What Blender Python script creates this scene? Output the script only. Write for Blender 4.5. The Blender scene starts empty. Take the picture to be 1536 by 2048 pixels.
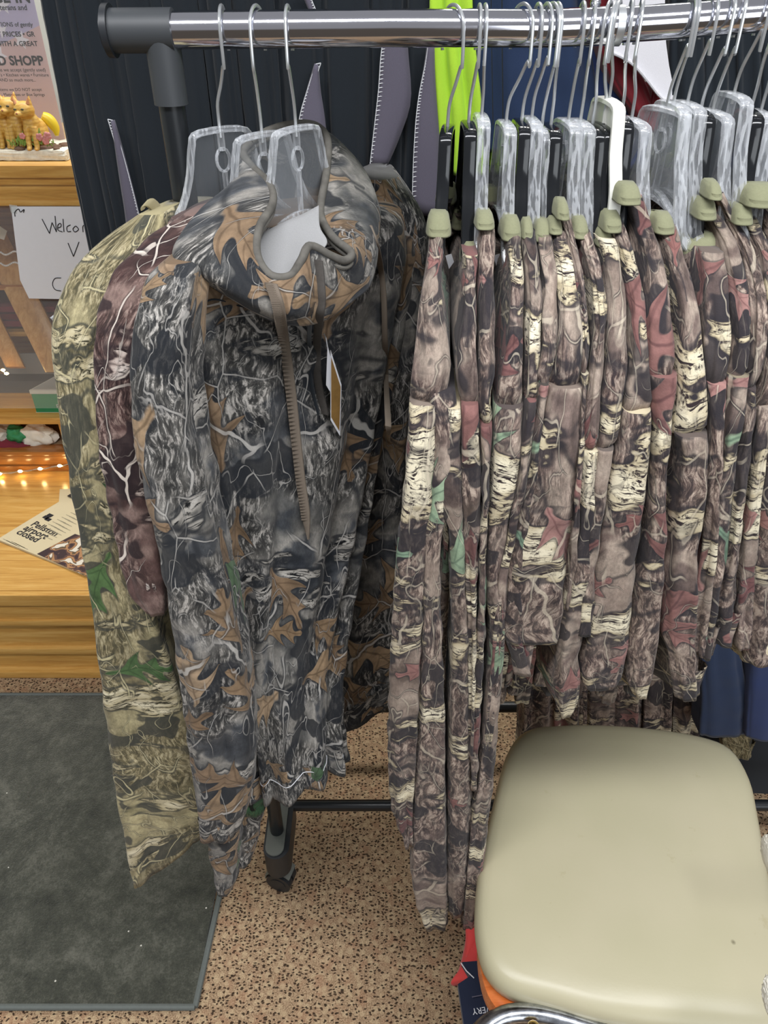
import bpy, bmesh, math, random
import numpy as np
from mathutils import Vector, Matrix
from mathutils.bvhtree import BVHTree
random.seed(7)
SC = bpy.context.scene
COL = SC.collection
PI = math.pi
# ------------------------------------------------------------------ camera
F_PX, CX, CY = 1532.0, 768.0, 1024.0
H_CAM, PITCH = 1.56, math.radians(36)
cam_d = bpy.data.cameras.new('camera')
cam = bpy.data.objects.new('camera', cam_d)
COL.objects.link(cam)
cam.location = (0, 0, H_CAM)
cam.rotation_euler = (math.radians(90) - PITCH, 0, 0)
cam_d.sensor_fit = 'VERTICAL'
cam_d.sensor_height = 36.0
cam_d.lens = F_PX / 2048 * 36
cam_d.clip_start = 0.02
SC.camera = cam
# ------------------------------------------------------------------ colour management, world, lights
vs = SC.view_settings
vs.view_transform = 'Standard'
vs.look = 'None'
vs.gamma = 1.0
vs.use_curve_mapping = False
vs.exposure = 0.35
SC.cycles.use_denoising = True
SC.cycles.max_bounces = 8
SC.cycles.transparent_max_bounces = 12
SC.cycles.transmission_bounces = 8
SC.cycles.sample_clamp_indirect = 6.0
w = bpy.data.worlds.new('world')
SC.world = w
w.use_nodes = True
wn, wl = w.node_tree.nodes, w.node_tree.links
bg = wn['Background']
tcw = wn.new('ShaderNodeTexCoord')
sepw = wn.new('ShaderNodeSeparateXYZ')
rw = wn.new('ShaderNodeValToRGB')
wl.new(tcw.outputs['Generated'], sepw.inputs[0])
wl.new(sepw.outputs[2], rw.inputs[0])
wl.new(rw.outputs[0], bg.inputs[0])
rw.color_ramp.elements[0].position = 0.0
rw.color_ramp.elements[0].color = (0.20, 0.17, 0.14, 1)
rw.color_ramp.elements[1].position = 0.9
rw.color_ramp.elements[1].color = (0.66, 0.67, 0.70, 1)
e = rw.color_ramp.elements.new(0.12); e.color = (0.62, 0.62, 0.64, 1)
bg.inputs[1].default_value = 0.36


def area(name, loc, rot, sx, sy, power, col):
    l = bpy.data.lights.new(name, 'AREA')
    l.shape = 'RECTANGLE'; l.size = sx; l.size_y = sy
    l.energy = power; l.color = col
    o = bpy.data.objects.new(name, l)
    o.location = loc; o.rotation_euler = rot
    COL.objects.link(o)
    return o


area('ceiling_tube_light_front', (0.1, -0.15, 2.75), (0, 0, 0), 2.6, 0.35, 56, (0.96, 0.97, 1.0))
area('ceiling_tube_light_rear', (-0.3, 2.1, 2.75), (0, 0, 0), 2.6, 0.35, 38, (1.0, 0.97, 0.92))
area('added_rear_fill', (1.6, -2.4, 1.9), (math.radians(78), 0, math.radians(30)), 2.2, 1.6, 30, (0.90, 0.95, 1.0))  # unseen cool panel added behind the camera for the chrome to reflect


# ------------------------------------------------------------------ pixel rays -> world points
def ray(px, py):
    u, v = (px - CX) / F_PX, (CY - py) / F_PX
    c, s = math.cos(PITCH), math.sin(PITCH)
    return Vector((u, c + v * s, -s + v * c))


def at(px, py, Y):
    d = ray(px, py)
    t = Y / d.y
    return Vector((d.x * t, Y, H_CAM + d.z * t))


def atz(px, py, z):
    d = ray(px, py)
    t = (z - H_CAM) / d.z
    return Vector((d.x * t, d.y * t, z))


# ------------------------------------------------------------------ colour + node helpers
def lin(h):
    h = h.lstrip('#')
    r = [int(h[i:i + 2], 16) / 255 for i in (0, 2, 4)]
    return tuple([(c / 12.92 if c <= 0.04045 else ((c + 0.055) / 1.055) ** 2.4) for c in r] + [1.0])


class NG:
    def __init__(s, name):
        s.m = bpy.data.materials.new(name)
        s.m.use_nodes = True
        s.n, s.l = s.m.node_tree.nodes, s.m.node_tree.links
        s.b = s.n['Principled BSDF']

    def put(s, inp, v):
        if v is None:
            return
        if hasattr(v, 'node'):
            s.l.new(v, inp)
        else:
            inp.default_value = v

    def math(s, op, a, b=None, c=None, clamp=False):
        n = s.n.new('ShaderNodeMath'); n.operation = op; n.use_clamp = clamp
        s.put(n.inputs[0], a); s.put(n.inputs[1], b); s.put(n.inputs[2], c)
        return n.outputs[0]

    def vmath(s, op, a, b=None, sc=None):
        n = s.n.new('ShaderNodeVectorMath'); n.operation = op
        s.put(n.inputs[0], a); s.put(n.inputs[1], b)
        if sc is not None:
            s.put(n.inputs['Scale'], sc)
        return n.outputs['Value'] if op in ('LENGTH', 'DOT_PRODUCT') else n.outputs[0]

    def comb(s, x=0.0, y=0.0, z=0.0):
        n = s.n.new('ShaderNodeCombineXYZ')
        s.put(n.inputs[0], x); s.put(n.inputs[1], y); s.put(n.inputs[2], z)
        return n.outputs[0]

    def sep(s, v):
        n = s.n.new('ShaderNodeSeparateXYZ'); s.l.new(v, n.inputs[0])
        return n.outputs

    def noise(s, vec, scale, detail=2.0, rough=0.5, dist=0.0, color=False):
        n = s.n.new('ShaderNodeTexNoise')
        s.l.new(vec, n.inputs['Vector'])
        n.inputs['Scale'].default_value = scale
        n.inputs['Detail'].default_value = detail
        n.inputs['Roughness'].default_value = rough
        n.inputs['Distortion'].default_value = dist
        return n.outputs['Color'] if color else n.outputs['Fac']

    def voro(s, vec, scale, feature='F1', rnd=1.0, dim='2D'):
        n = s.n.new('ShaderNodeTexVoronoi')
        n.voronoi_dimensions = dim
        n.feature = feature
        s.l.new(vec, n.inputs['Vector'])
        n.inputs['Scale'].default_value = scale
        n.inputs['Randomness'].default_value = rnd
        return n

    def wave(s, vec, scale, dist=2.0, detail=2.0, dscale=1.0, direction='X'):
        n = s.n.new('ShaderNodeTexWave')
        n.bands_direction = direction
        s.l.new(vec, n.inputs['Vector'])
        n.inputs['Scale'].default_value = scale
        n.inputs['Distortion'].default_value = dist
        n.inputs['Detail'].default_value = detail
        n.inputs['Detail Scale'].default_value = dscale
        return n.outputs['Fac']

    def ramp(s, f, stops, interp='LINEAR'):
        n = s.n.new('ShaderNodeValToRGB')
        s.l.new(f, n.inputs[0])
        cr = n.color_ramp
        cr.interpolation = interp
        while len(cr.elements) < len(stops):
            cr.elements.new(0.5)
        for e, (p, c) in zip(cr.elements, stops):
            e.position = p
            e.color = c if not isinstance(c, str) else lin(c)
        return n.outputs[0]

    def step(s, f, lo, hi):
        n = s.n.new('ShaderNodeMapRange')
        n.interpolation_type = 'LINEAR'; n.clamp = True
        s.put(n.inputs[0], f)
        n.inputs[1].default_value = lo; n.inputs[2].default_value = hi
        return n.outputs[0]

    def mix(s, f, a, b, mode='MIX'):
        n = s.n.new('ShaderNodeMix'); n.data_type = 'RGBA'; n.blend_type = mode
        s.put(n.inputs[0], f)
        s.put(n.inputs[6], lin(a) if isinstance(a, str) else a)
        s.put(n.inputs[7], lin(b) if isinstance(b, str) else b)
        return n.outputs[2]

    def mul(s, col, f):
        n = s.n.new('ShaderNodeVectorMath'); n.operation = 'SCALE'
        s.l.new(col, n.inputs[0]); s.put(n.inputs['Scale'], f)
        return n.outputs[0]

    def bump(s, h, strength=0.3, dist=0.001):
        n = s.n.new('ShaderNodeBump')
        n.inputs['Strength'].default_value = strength
        n.inputs['Distance'].default_value = dist
        s.l.new(h, n.inputs['Height'])
        s.l.new(n.outputs[0], s.b.inputs['Normal'])

    def coord(s, which='Object'):
        return s.n.new('ShaderNodeTexCoord').outputs[which]

    def rnd(s):
        return s.n.new('ShaderNodeObjectInfo').outputs['Random']

    def fin(s, col=None, rough=0.6, metal=0.0, spec=0.5, **kw):
        s.put(s.b.inputs['Base Color'], lin(col) if isinstance(col, str) else col)
        s.put(s.b.inputs['Roughness'], rough)
        s.put(s.b.inputs['Metallic'], metal)
        s.b.inputs['Specular IOR Level'].default_value = spec
        for k, v in kw.items():
            s.put(s.b.inputs[k.replace('_', ' ')], v)
        return s.m


MAT = {}


def plain(name, col, rough=0.6, metal=0.0, var=0.12, scale=40, spec=0.5, bump=0.0, **kw):
    g = NG(name)
    c = g.coord()
    n = g.noise(c, scale, 3, 0.6)
    f = g.math('MULTIPLY_ADD', n, 2 * var, 1 - var)
    base = g.mul(g.ramp(n, [(0, col), (1, col)]), f)
    if bump:
        g.bump(g.noise(c, scale * 8, 2), bump, 0.001)
    m = g.fin(base, rough, metal, spec, **kw)
    MAT[name] = m
    return m


def cloth(name, col, rough=0.9, var=0.15, weave=900):
    g = NG(name)
    c = g.coord()
    n = g.noise(c, 9, 3, 0.6)
    wv = g.noise(c, weave, 1, 0.5)
    f = g.math('ADD', g.math('MULTIPLY', n, 2 * var), g.math('MULTIPLY_ADD', wv, 0.16, 0.92 - var))
    base = g.mul(g.ramp(n, [(0, col), (1, col)]), f)
    g.bump(wv, 0.25, 0.0006)
    m = g.fin(base, rough, 0, 0.15, Sheen_Weight=0.15)
    MAT[name] = m
    return m


# ------------------------------------------------------------------ the printed camouflage cloth
def leaf_layer(g, P, scale, L, wid, thresh, seedoff, lobes=3.2, warp=0.012):
    """lobed leaf mask; returns mask, vein, tone"""
    wv = g.vmath('SCALE', g.vmath('SUBTRACT', g.noise(P, 14, 2, 0.6, color=True), (0.5, 0.5, 0.5)), sc=warp * 2)
    P2 = g.vmath('ADD', g.vmath('ADD', P, wv), seedoff)
    v = g.voro(P2, scale, rnd=0.85)
    d = g.vmath('SUBTRACT', P2, v.outputs['Position'])
    sc = g.sep(v.outputs['Color'])
    ang = g.math('MULTIPLY', sc[0], 6.283)
    ca, sa = g.math('COSINE', ang), g.math('SINE', ang)
    ds = g.sep(d)
    size = g.math('MULTIPLY_ADD', sc[2], 0.5, 0.7)
    inv = g.math('DIVIDE', 1.0 / L, size)
    x = g.math('MULTIPLY', g.math('ADD', g.math('MULTIPLY', ds[0], ca), g.math('MULTIPLY', ds[1], sa)), inv)
    y = g.math('MULTIPLY', g.math('SUBTRACT', g.math('MULTIPLY', ds[1], ca), g.math('MULTIPLY', ds[0], sa)), inv)
    ay = g.math('ABSOLUTE', y)
    xs = g.math('MULTIPLY_ADD', ay, -0.8, x)
    lob = g.math('PINGPONG', g.math('MULTIPLY_ADD', xs, lobes, 20.3), 1.0)
    lob = g.math('MULTIPLY', lob, lob)
    env = g.math('MULTIPLY', g.math('SUBTRACT', 1.0, g.math('MULTIPLY', x, x), clamp=True), wid)
    wd = g.math('MULTIPLY', env, g.math('MULTIPLY_ADD', lob, 0.85, 0.22))
    e = g.math('SUBTRACT', wd, ay)
    inside = g.step(e, 0.0, 0.03)
    gate = g.math('GREATER_THAN', sc[1], thresh)
    mask = g.math('MULTIPLY', inside, gate)
    vein = g.math('SUBTRACT', 1.0, g.step(ay, 0.008, 0.03))
    side = g.math('SUBTRACT', 1.0, g.step(g.math('ABSOLUTE', g.math('SUBTRACT', g.math('PINGPONG', g.math('MULTIPLY_ADD', xs, lobes, 20.3), 1.0), 0.97)), 0.02, 0.10))
    vein = g.math('MAXIMUM', vein, g.math('MULTIPLY', side, 0.7))
    # dark rim just outside the leaf
    rim = g.math('MULTIPLY', g.math('MULTIPLY', g.step(e, -0.10, -0.02), g.math('SUBTRACT', 1.0, inside)), gate)
    return mask, vein, sc[2], rim


def camo(name, ground, streak, cream, charcoal, leaves, twig, birch=0.55, barkv=1.0, leafsc=8.0, leafL=0.055,
         leafthr=0.45, branch=0.6, greens=None, rough=0.85, gain=1.0, birchscale=1.0):
    g = NG(name)
    uv = g.coord('UV')
    r = g.rnd()
    off = g.comb(g.math('MULTIPLY', r, 17.3), g.math('MULTIPLY', r, 31.7), 0.0)
    P = g.vmath('ADD', uv, off)
    wn = g.vmath('SCALE', g.vmath('SUBTRACT', g.noise(P, 9, 3, 0.55, color=True), (0.5, 0.5, 0.5)), sc=0.06)
    Pw = g.vmath('ADD', P, wn)
    # ground patches
    n1 = g.noise(Pw, 11, 3, 0.6)
    base = g.ramp(n1, ground, 'LINEAR')
    # fine bark, running down the cloth
    bs = g.vmath('MULTIPLY', Pw, (1.0, 0.22, 1.0))
    bark = g.noise(bs, 210, 4, 0.72, 0.4)
    barkc = g.step(bark, 0.42, 0.60)
    reg = g.step(g.noise(P, 7.5, 2, 0.5), 0.44, 0.52)
    base = g.mix(g.math('MULTIPLY', reg, 0.85), base, g.ramp(barkc, [(0.0, streak[0]), (0.5, streak[1]), (1.0, streak[2])]))
    # soft blurred grasses
    soft = g.noise(g.vmath('MULTIPLY', P, (1.0, 0.16, 1.0)), 60, 2, 0.5)
    base = g.mul(base, g.math('MULTIPLY_ADD', soft, 1.5, 0.22))
    grit = g.noise(g.vmath('MULTIPLY', P, (1.0, 0.5, 1.0)), 320, 3, 0.75)
    base = g.mul(base, g.math('MULTIPLY_ADD', grit, 1.3, 0.35))
    # charcoal voids
    ch = g.step(g.noise(Pw, 13, 2, 0.45, 0.3), 0.57, 0.585)
    base = g.mix(g.math('MULTIPLY', ch, 0.9), base, charcoal)
    # cream limbs with ring lines
    lb = g.vmath('MULTIPLY', Pw, (0.45, 1.25, 1.0))
    ln = g.noise(g.vmath('ADD', lb, (5.1, 2.2, 0)), 9.0 * birchscale, 4, 0.62)
    limb = g.step(ln, birch, birch + 0.012)
    rings = g.noise(g.vmath('MULTIPLY', Pw, (0.20, 1.5, 1)), 150, 3, 0.62, 1.2)
    crack = g.noise(g.vmath('MULTIPLY', Pw, (0.9, 0.9, 1)), 130, 4, 0.75)
    ringm = g.math('MULTIPLY', g.step(rings, 0.40, 0.49), g.step(crack, 0.34, 0.46))
    shade = g.step(ln, birch, birch + 0.07)
    creamc = g.mix(ringm, streak[0], g.mix(shade, cream[1], cream[0]))
    base = g.mix(g.math('MULTIPLY', g.step(ln, birch - 0.035, birch - 0.01), 0.85), base, charcoal)
    base = g.mix(limb, base, creamc)
    # leaves
    for i, (thr, cols, so, Lm) in enumerate(leaves):
        mk, vn, tone, rim = leaf_layer(g, P, leafsc / Lm, leafL * Lm, 0.62, thr, so)
        lc = g.mix(tone, cols[0], cols[1])
        lt = g.noise(P, 45, 3, 0.6)
        lc = g.mul(lc, g.math('MULTIPLY_ADD', lt, 1.8, 0.05))
        lc = g.mix(g.math('MULTIPLY', vn, 0.55), lc, cols[2])
        base = g.mix(g.math('MULTIPLY', rim, 0.75), base, charcoal)
        base = g.mix(mk, base, lc)
    # branches and twigs
    for sc_, lo, k in ((10.0, 0.0038, 0.9), (22.0, 0.0060, 0.7)):
        pb = g.vmath('ADD', g.vmath('MULTIPLY', P, (1.0, 0.55, 1)), (sc_, sc_ * .7, 0))
        dn = g.math('ABSOLUTE', g.math('SUBTRACT', g.noise(pb, sc_, 2.5, 0.5, 0.3), 0.5))
        gate = g.step(g.noise(g.vmath('ADD', P, (sc_, 1.3, 0)), 13, 2), 0.47, 0.55)
        dk = g.math('SUBTRACT', 1.0, g.step(dn, lo * 1.6, lo * 3.0))
        lt = g.math('SUBTRACT', 1.0, g.step(dn, lo * 0.5, lo * 0.9))
        base = g.mix(g.math('MULTIPLY', g.math('MULTIPLY', dk, gate), 0.75 * k), base, charcoal)
        base = g.mix(g.math('MULTIPLY', g.math('MULTIPLY', lt, gate), k * branch), base, twig)
    for sc_, th, wnn, k in ((7.0, 0.013, 0.035, branch), (19.0, 0.014, 0.014, branch * .8)):
        wb = g.vmath('SCALE', g.vmath('SUBTRACT', g.noise(P, 22, 2, 0.5, color=True), (0.5, 0.5, 0.5)), sc=wnn)
        pb = g.vmath('ADD', g.vmath('MULTIPLY', P, (1.0, 0.62, 1)), wb)
        dv = g.voro(pb, sc_, 'DISTANCE_TO_EDGE').outputs['Distance']
        gate = g.step(g.noise(g.vmath('ADD', P, (sc_, 1.3, 0)), 11, 2), 0.51, 0.56)
        dk = g.math('SUBTRACT', 1.0, g.step(dv, th * 1.5, th * 3.2))
        lt = g.math('SUBTRACT', 1.0, g.step(dv, th * 0.7, th * 1.1))
        base = g.mix(g.math('MULTIPLY', g.math('MULTIPLY', dk, gate), 0.8 * k), base, charcoal)
        base = g.mix(g.math('MULTIPLY', g.math('MULTIPLY', lt, gate), k), base, twig)
    # knit grain
    kn = g.noise(uv, 900, 1, 0.5)
    base = g.mul(base, g.math('MULTIPLY_ADD', kn, 0.22 * 1, 0.9 * gain))
    g.bump(g.math('ADD', kn, g.math('MULTIPLY', g.noise(uv, 30, 2), 1.5)), 0.25, 0.001)
    MAT[name] = g.fin(base, rough, 0, 0.2, Sheen_Weight=0.1)
    return MAT[name]


camo('camo_brown',
     [(0.30, '#5d5048'), (0.42, '#85766b'), (0.50, '#988a7d'), (0.56, '#6d5e57'), (0.66, '#4c403d')],
     ('#2c2325', '#6e5d55', '#a8988a'), ('#d9d0b6', '#ab9d7e'), '#2a272b',
     [(0.64, ('#644342', '#7f5b56', '#3c2428'), (0.3, 0.1, 0), 1.0),
      (0.76, ('#7d5550', '#94706a', '#553536'), (1.7, 3.1, 0), 0.62),
      (0.90, ('#6d8672', '#83967c', '#3a4c42'), (4.9, 0.7, 0), 0.9)],
     '#d9cdb6', birch=0.545, leafsc=6.7, leafL=0.060, branch=0.40, birchscale=0.85)
camo('camo_charcoal',
     [(0.30, '#3b3e42'), (0.40, '#62615e'), (0.50, '#918d86'), (0.56, '#4d4f52'), (0.66, '#2c3036')],
     ('#101114', '#4b4a47', '#b3aea7'), ('#cfcac2', '#8a867e'), '#23262b',
     [(0.10, ('#77614a', '#9c8468', '#40301f'), (0.7, 0.2, 0), 1.0),
      (0.45, ('#6f5a44', '#8f7860', '#3c2c1e'), (6.3, 4.4, 0), 0.9),
      (0.66, ('#80694f', '#a08a70', '#483626'), (2.7, 3.6, 0), 0.7),
      (0.90, ('#3f5a3f', '#5b7452', '#1e3020'), (4.1, 0.3, 0), 1.1)],
     '#c9c5be', birch=0.60, leafsc=6.4, leafL=0.062, branch=0.65, birchscale=0.9, gain=0.84)
camo('camo_beige',
     [(0.30, '#6f6a4d'), (0.42, '#938a69'), (0.52, '#a79d79'), (0.60, '#7d7355'), (0.70, '#5b5540')],
     ('#3a3728', '#746a4e', '#a99f80'), ('#d8cfb2', '#a1946f'), '#3c3d36',
     [(0.66, ('#8a6430', '#a07a44', '#5a3c18'), (0.2, 0.9, 0), 1.1),
      (0.84, ('#3c5a38', '#50693f', '#24381f'), (2.2, 1.6, 0), 0.8)],
     '#d2c79d', birch=0.57, leafsc=6.0, leafL=0.06, branch=0.7, rough=0.75)
camo('camo_maroon',
     [(0.32, '#40302e'), (0.45, '#5d4743'), (0.53, '#8a746c'), (0.60, '#4d3936'), (0.7, '#382827')],
     ('#251919', '#5b4642', '#9a867c'), ('#ded4cb', '#a8968c'), '#2a2023',
     [(0.9, ('#36503a', '#4a6048', '#1f3022'), (0.2, 1.9, 0), 0.8)],
     '#d9cec2', birch=0.565, leafsc=7.0, leafL=0.05, branch=0.9)
camo('camo_green',
     [(0.36, '#26291f'), (0.46, '#2d4a35'), (0.54, '#4b7453'), (0.62, '#4f4233'), (0.70, '#1d2019')],
     ('#1b1d18', '#33402d', '#5d6b4a'), ('#8b8c66', '#56603f'), '#1c1f1c',
     [(0.8, ('#5a4630', '#74603f', '#2c2013'), (0.2, 0.4, 0), 1.0)],
     '#8c8a68', birch=0.64, leafsc=7.0, leafL=0.05, branch=0.3)

cloth('olive_binding', '#85866a', var=0.06, weave=500)
cloth('black_cloth', '#1f2429', var=0.10)
cloth('grey_stretch_cloth', '#5b5763', var=0.06)
cloth('lime_cloth', '#a6cf3a', var=0.08)
cloth('navy_cloth', '#26344f', var=0.10)
cloth('navy_bright_cloth', '#2f3d66', var=0.08)
cloth('maroon_cloth', '#6a1f26', var=0.10)
cloth('white_cloth', '#d3d2d6', var=0.05)
cloth('white_lining', '#949494', var=0.04)
cloth('dark_slate_cloth', '#20262c', var=0.12)
cloth('red_cloth', '#c94643', var=0.06)
cloth('dark_navy_cloth', '#1e2435', var=0.08)
cloth('crimson_cloth', '#7c2f3a', var=0.2)
plain('stitch_thread', '#c9cacd', 0.7)
plain('black_plastic', '#24272b', 0.42, var=0.06)
plain('grey_plastic', '#393c3f', 0.5, var=0.06)
plain('foot_grey_plastic', '#6d7069', 0.6, var=0.05)
plain('gloss_black', '#15171a', 0.12, var=0.03)
plain('white_plastic', '#dadad2', 0.35, var=0.03)
plain('paper', '#e4e5ea', 0.75, var=0.03)
plain('ink', '#1c1c22', 0.7)
plain('tag_orange', '#8a6a3a', 0.5, var=0.4, scale=90)
plain('black_tube', '#1d2023', 0.32, var=0.05)
plain('brown_lace', '#6f6458', 0.85)
plain('zip_tape', '#46423e', 0.8, var=0.3, scale=300)
plain('brass', '#c8ab6e', 0.22, 1.0)
plain('wall_paint', '#b9bfba', 0.8, var=0.03, scale=3)
plain('white_fleece', '#e8e4d6', 0.95, var=0.1, scale=120)
plain('rattan', '#7b4a2a', 0.55, var=0.3, scale=200)
plain('green_card', '#2f8a58', 0.5, var=0.12)
plain('white_card', '#d9d5c8', 0.6, var=0.04)
plain('grey_card', '#8e867c', 0.7, var=0.1, scale=12)
plain('dark_grey_card', '#5b554f', 0.7, var=0.1)
plain('newsprint', '#cdbf9c', 0.85, var=0.04)
plain('news_grey', '#a39a82', 0.85, var=0.3, scale=300)
plain('leaf_green', '#7fa04a', 0.6, var=0.3, scale=150)
plain('petal_pink', '#cf8a86', 0.6, var=0.2, scale=150)
plain('soil', '#6b5140', 0.8, var=0.4, scale=150, bump=0.4)
plain('stone_white', '#dcd8c8', 0.8, var=0.35, scale=90, bump=0.5)
plain('wire', '#cfd2d4', 0.30, 0.75, var=0.05)
plain('piping_grey', '#5a5751', 0.85, var=0.7, scale=70)
plain('pearl', '#d8d4cc', 0.2, 0.0, var=0.3, scale=300)
plain('dark_interior', '#8d7558', 0.8)


def glassy(name, col, rough, ior=1.46, alpha=None):
    g = NG(name)
    MAT[name] = g.fin(col, rough, 0, 0.5, Transmission_Weight=1.0, IOR=ior)
    return MAT[name]


def sheer(name, col, rough, a0, a1, spec=0.8):
    g = NG(name)
    lw = g.n.new('ShaderNodeLayerWeight')
    lw.inputs['Blend'].default_value = 0.45
    al = g.math('MULTIPLY_ADD', lw.outputs['Facing'], a1 - a0, a0)
    MAT[name] = g.fin(col, rough, 0, spec, Alpha=al)
    return MAT[name]


g = NG('clear_plastic')
lw = g.n.new('ShaderNodeLayerWeight')
lw.inputs['Blend'].default_value = 0.5
glint_streak = g.noise(g.vmath('MULTIPLY', g.coord(), (1.0, 0.5, 0.10)), 260, 1, 0.5)
al = g.math('ADD', g.math('MULTIPLY_ADD', lw.outputs['Facing'], 0.60, 0.07), g.math('MULTIPLY', g.step(glint_streak, 0.53, 0.58), 0.26), clamp=True)  # denser pale streaks in the alpha stand in for highlights along the plastic
MAT['clear_plastic'] = g.fin('#d6d9dd', 0.06, 0, 1.0, Alpha=al)
sheer('clear_sheet', '#c6cbd0', 0.05, 0.035, 0.30, 1.0)
sheer('acrylic', '#e8ecee', 0.03, 0.05, 0.30)
sheer('poly_bag', '#e8eeea', 0.15, 0.25, 0.6)

g = NG('chrome')
c = g.coord()
MAT['chrome'] = g.fin('#dcdce4', g.math('MULTIPLY_ADD', g.noise(c, 30, 2), 0.06, 0.07), 1.0)
g = NG('worn_chrome')
c = g.coord()
MAT['worn_chrome'] = g.fin(g.ramp(g.noise(c, 60, 4, 0.7), [(0.3, '#8b8f95'), (0.6, '#c9cdd4')]), g.math('MULTIPLY_ADD', g.noise(c, 90, 3), 0.3, 0.08), 1.0)


def emis(name, col, st):
    g = NG(name)
    g.fin(col, 0.5)
    g.b.inputs['Emission Color'].default_value = lin(col)
    g.b.inputs['Emission Strength'].default_value = st
    MAT[name] = g.m


emis('warm_bulb', '#ffd890', 30)


def wood(name, c0, c1, c2, rough=0.28, axis='X', sc=1.0):
    g = NG(name)
    c = g.coord()
    k = {'X': (1.2, 18, 18), 'Z': (18, 18, 1.2), 'Y': (18, 1.2, 18)}[axis]
    p = g.vmath('MULTIPLY', c, tuple(v * sc for v in k))
    n = g.noise(p, 3.2, 5, 0.65, 0.8)
    fine = g.noise(g.vmath('MULTIPLY', p, (4, 4, 4)), 6, 3, 0.6)
    col = g.ramp(g.math('MULTIPLY_ADD', fine, 0.25, g.math('MULTIPLY', n, 0.8)), [(0.30, c0), (0.5, c1), (0.72, c2)])
    g.bump(n, 0.08, 0.001)
    MAT[name] = g.fin(col, rough, 0, 0.5, Coat_Weight=0.25, Coat_Roughness=0.15)


wood('golden_oak', '#a8763a', '#c8984f', '#dcb26a')
wood('golden_oak_upright', '#9c6a34', '#bd8a4a', '#d6a968', axis='Z')
wood('dark_oak', '#75421e', '#9c6430', '#b98044')
wood('orange_lacquer', '#a8511f', '#c4662c', '#d98246', 0.25)

# speckled floor carpet
g = NG('speckled_carpet')
c = g.coord()
cw = g.vmath('ADD', c, g.vmath('SCALE', g.vmath('SUBTRACT', g.noise(c, 60, 2, 0.5, color=True), (.5, .5, .5)), sc=0.012))
v = g.voro(g.vmath('MULTIPLY', cw, (1, 1.5, 1)), 122, rnd=1.0)
vc = g.sep(v.outputs['Color'])
fleck = g.math('MULTIPLY', g.math('SUBTRACT', 1.0, g.step(v.outputs['Distance'], 0.27, 0.36)), g.math('GREATER_THAN', vc[0], 0.45))
tuft = g.noise(c, 420, 2, 0.6)
large = g.noise(c, 3.0, 3, 0.6)
col = g.ramp(tuft, [(0.30, '#6c5743'), (0.50, '#9e8468'), (0.68, '#c0a686')])
red = g.step(g.noise(c, 30, 2), 0.52, 0.66)
col = g.mix(g.math('MULTIPLY', red, 0.35), col, '#9b6f55')
v2 = g.voro(cw, 60, rnd=1.0)
light = g.math('MULTIPLY', g.math('SUBTRACT', 1.0, g.step(v2.outputs['Distance'], 0.2, 0.4)), 0.35)
col = g.mix(light, col, '#d2bb95')
col = g.mix(g.math('MULTIPLY', fleck, 0.9), col, g.mix(vc[1], '#15120f', '#3a281f'))
col = g.mul(col, g.math('MULTIPLY_ADD', large, 0.3, 0.85))
g.bump(tuft, 0.6, 0.003)
MAT['speckled_carpet'] = g.fin(col, 0.95, 0, 0.1)
# plush grey mat
g = NG('plush_mat')
c = g.coord()
n = g.noise(c, 9, 5, 0.7, 0.6)
f = g.noise(c, 350, 2, 0.7)
mid = g.noise(c, 45, 3, 0.7)
s_ = g.math('ADD', g.math('MULTIPLY', n, 0.45), g.math('ADD', g.math('MULTIPLY', f, 0.3), g.math('MULTIPLY', mid, 0.3)))
col = g.ramp(s_, [(0.36, '#2a2b26'), (0.52, '#43443b'), (0.68, '#65645a')])
lint = g.voro(c, 28, rnd=1.0, dim='3D')
lm = g.math('MULTIPLY', g.math('LESS_THAN', lint.outputs['Distance'], 0.05), g.math('GREATER_THAN', g.sep(lint.outputs['Color'])[0], 0.8))
col = g.mix(lm, col, '#c9c5ba')
g.bump(g.math('ADD', f, mid), 0.8, 0.004)
MAT['plush_mat'] = g.fin(col, 1.0, 0, 0.05, Sheen_Weight=0.3)
plain('mat_border', '#5e635f', 0.8, var=0.15, scale=200)
# vinyl seat
g = NG('cream_vinyl')
c = g.coord()
n = g.noise(c, 5, 3, 0.5)
col = g.ramp(n, [(0.3, '#b0aa8c'), (0.7, '#b9b195')])
v = g.voro(c, 17, rnd=1.0, dim='3D')
sp = g.math('MULTIPLY', g.math('SUBTRACT', 1.0, g.step(v.outputs['Distance'], 0.035, 0.075)), g.math('GREATER_THAN', g.sep(v.outputs['Color'])[0], 0.72))
col = g.mix(g.math('MULTIPLY', sp, 0.7), col, '#5d553f')
st = g.step(g.noise(c, 26, 4, 0.7), 0.66, 0.74)
col = g.mix(g.math('MULTIPLY', st, 0.25), col, '#96875c')
g.bump(g.noise(c, 260, 2, 0.6), 0.12, 0.0008)
MAT['cream_vinyl'] = g.fin(col, 0.36, 0, 0.45)
# kitten resin
g = NG('kitten_resin')
c = g.coord()
w_ = g.wave(c, 38, 5, 3, 1.5, 'Z')
n = g.noise(c, 60, 3, 0.6)
col = g.mix(g.math('MULTIPLY', g.step(w_, 0.5, 0.9), 0.45), g.ramp(n, [(0.3, '#c9973a'), (0.7, '#e2bf6c')]), '#b07a2e')
MAT['kitten_resin'] = g.fin(col, 0.4)
plain('ear_pink', '#c98a5a', 0.5)
plain('cat_eye', '#54503a', 0.3)
plain('cat_nose', '#a86a55', 0.4)
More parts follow.
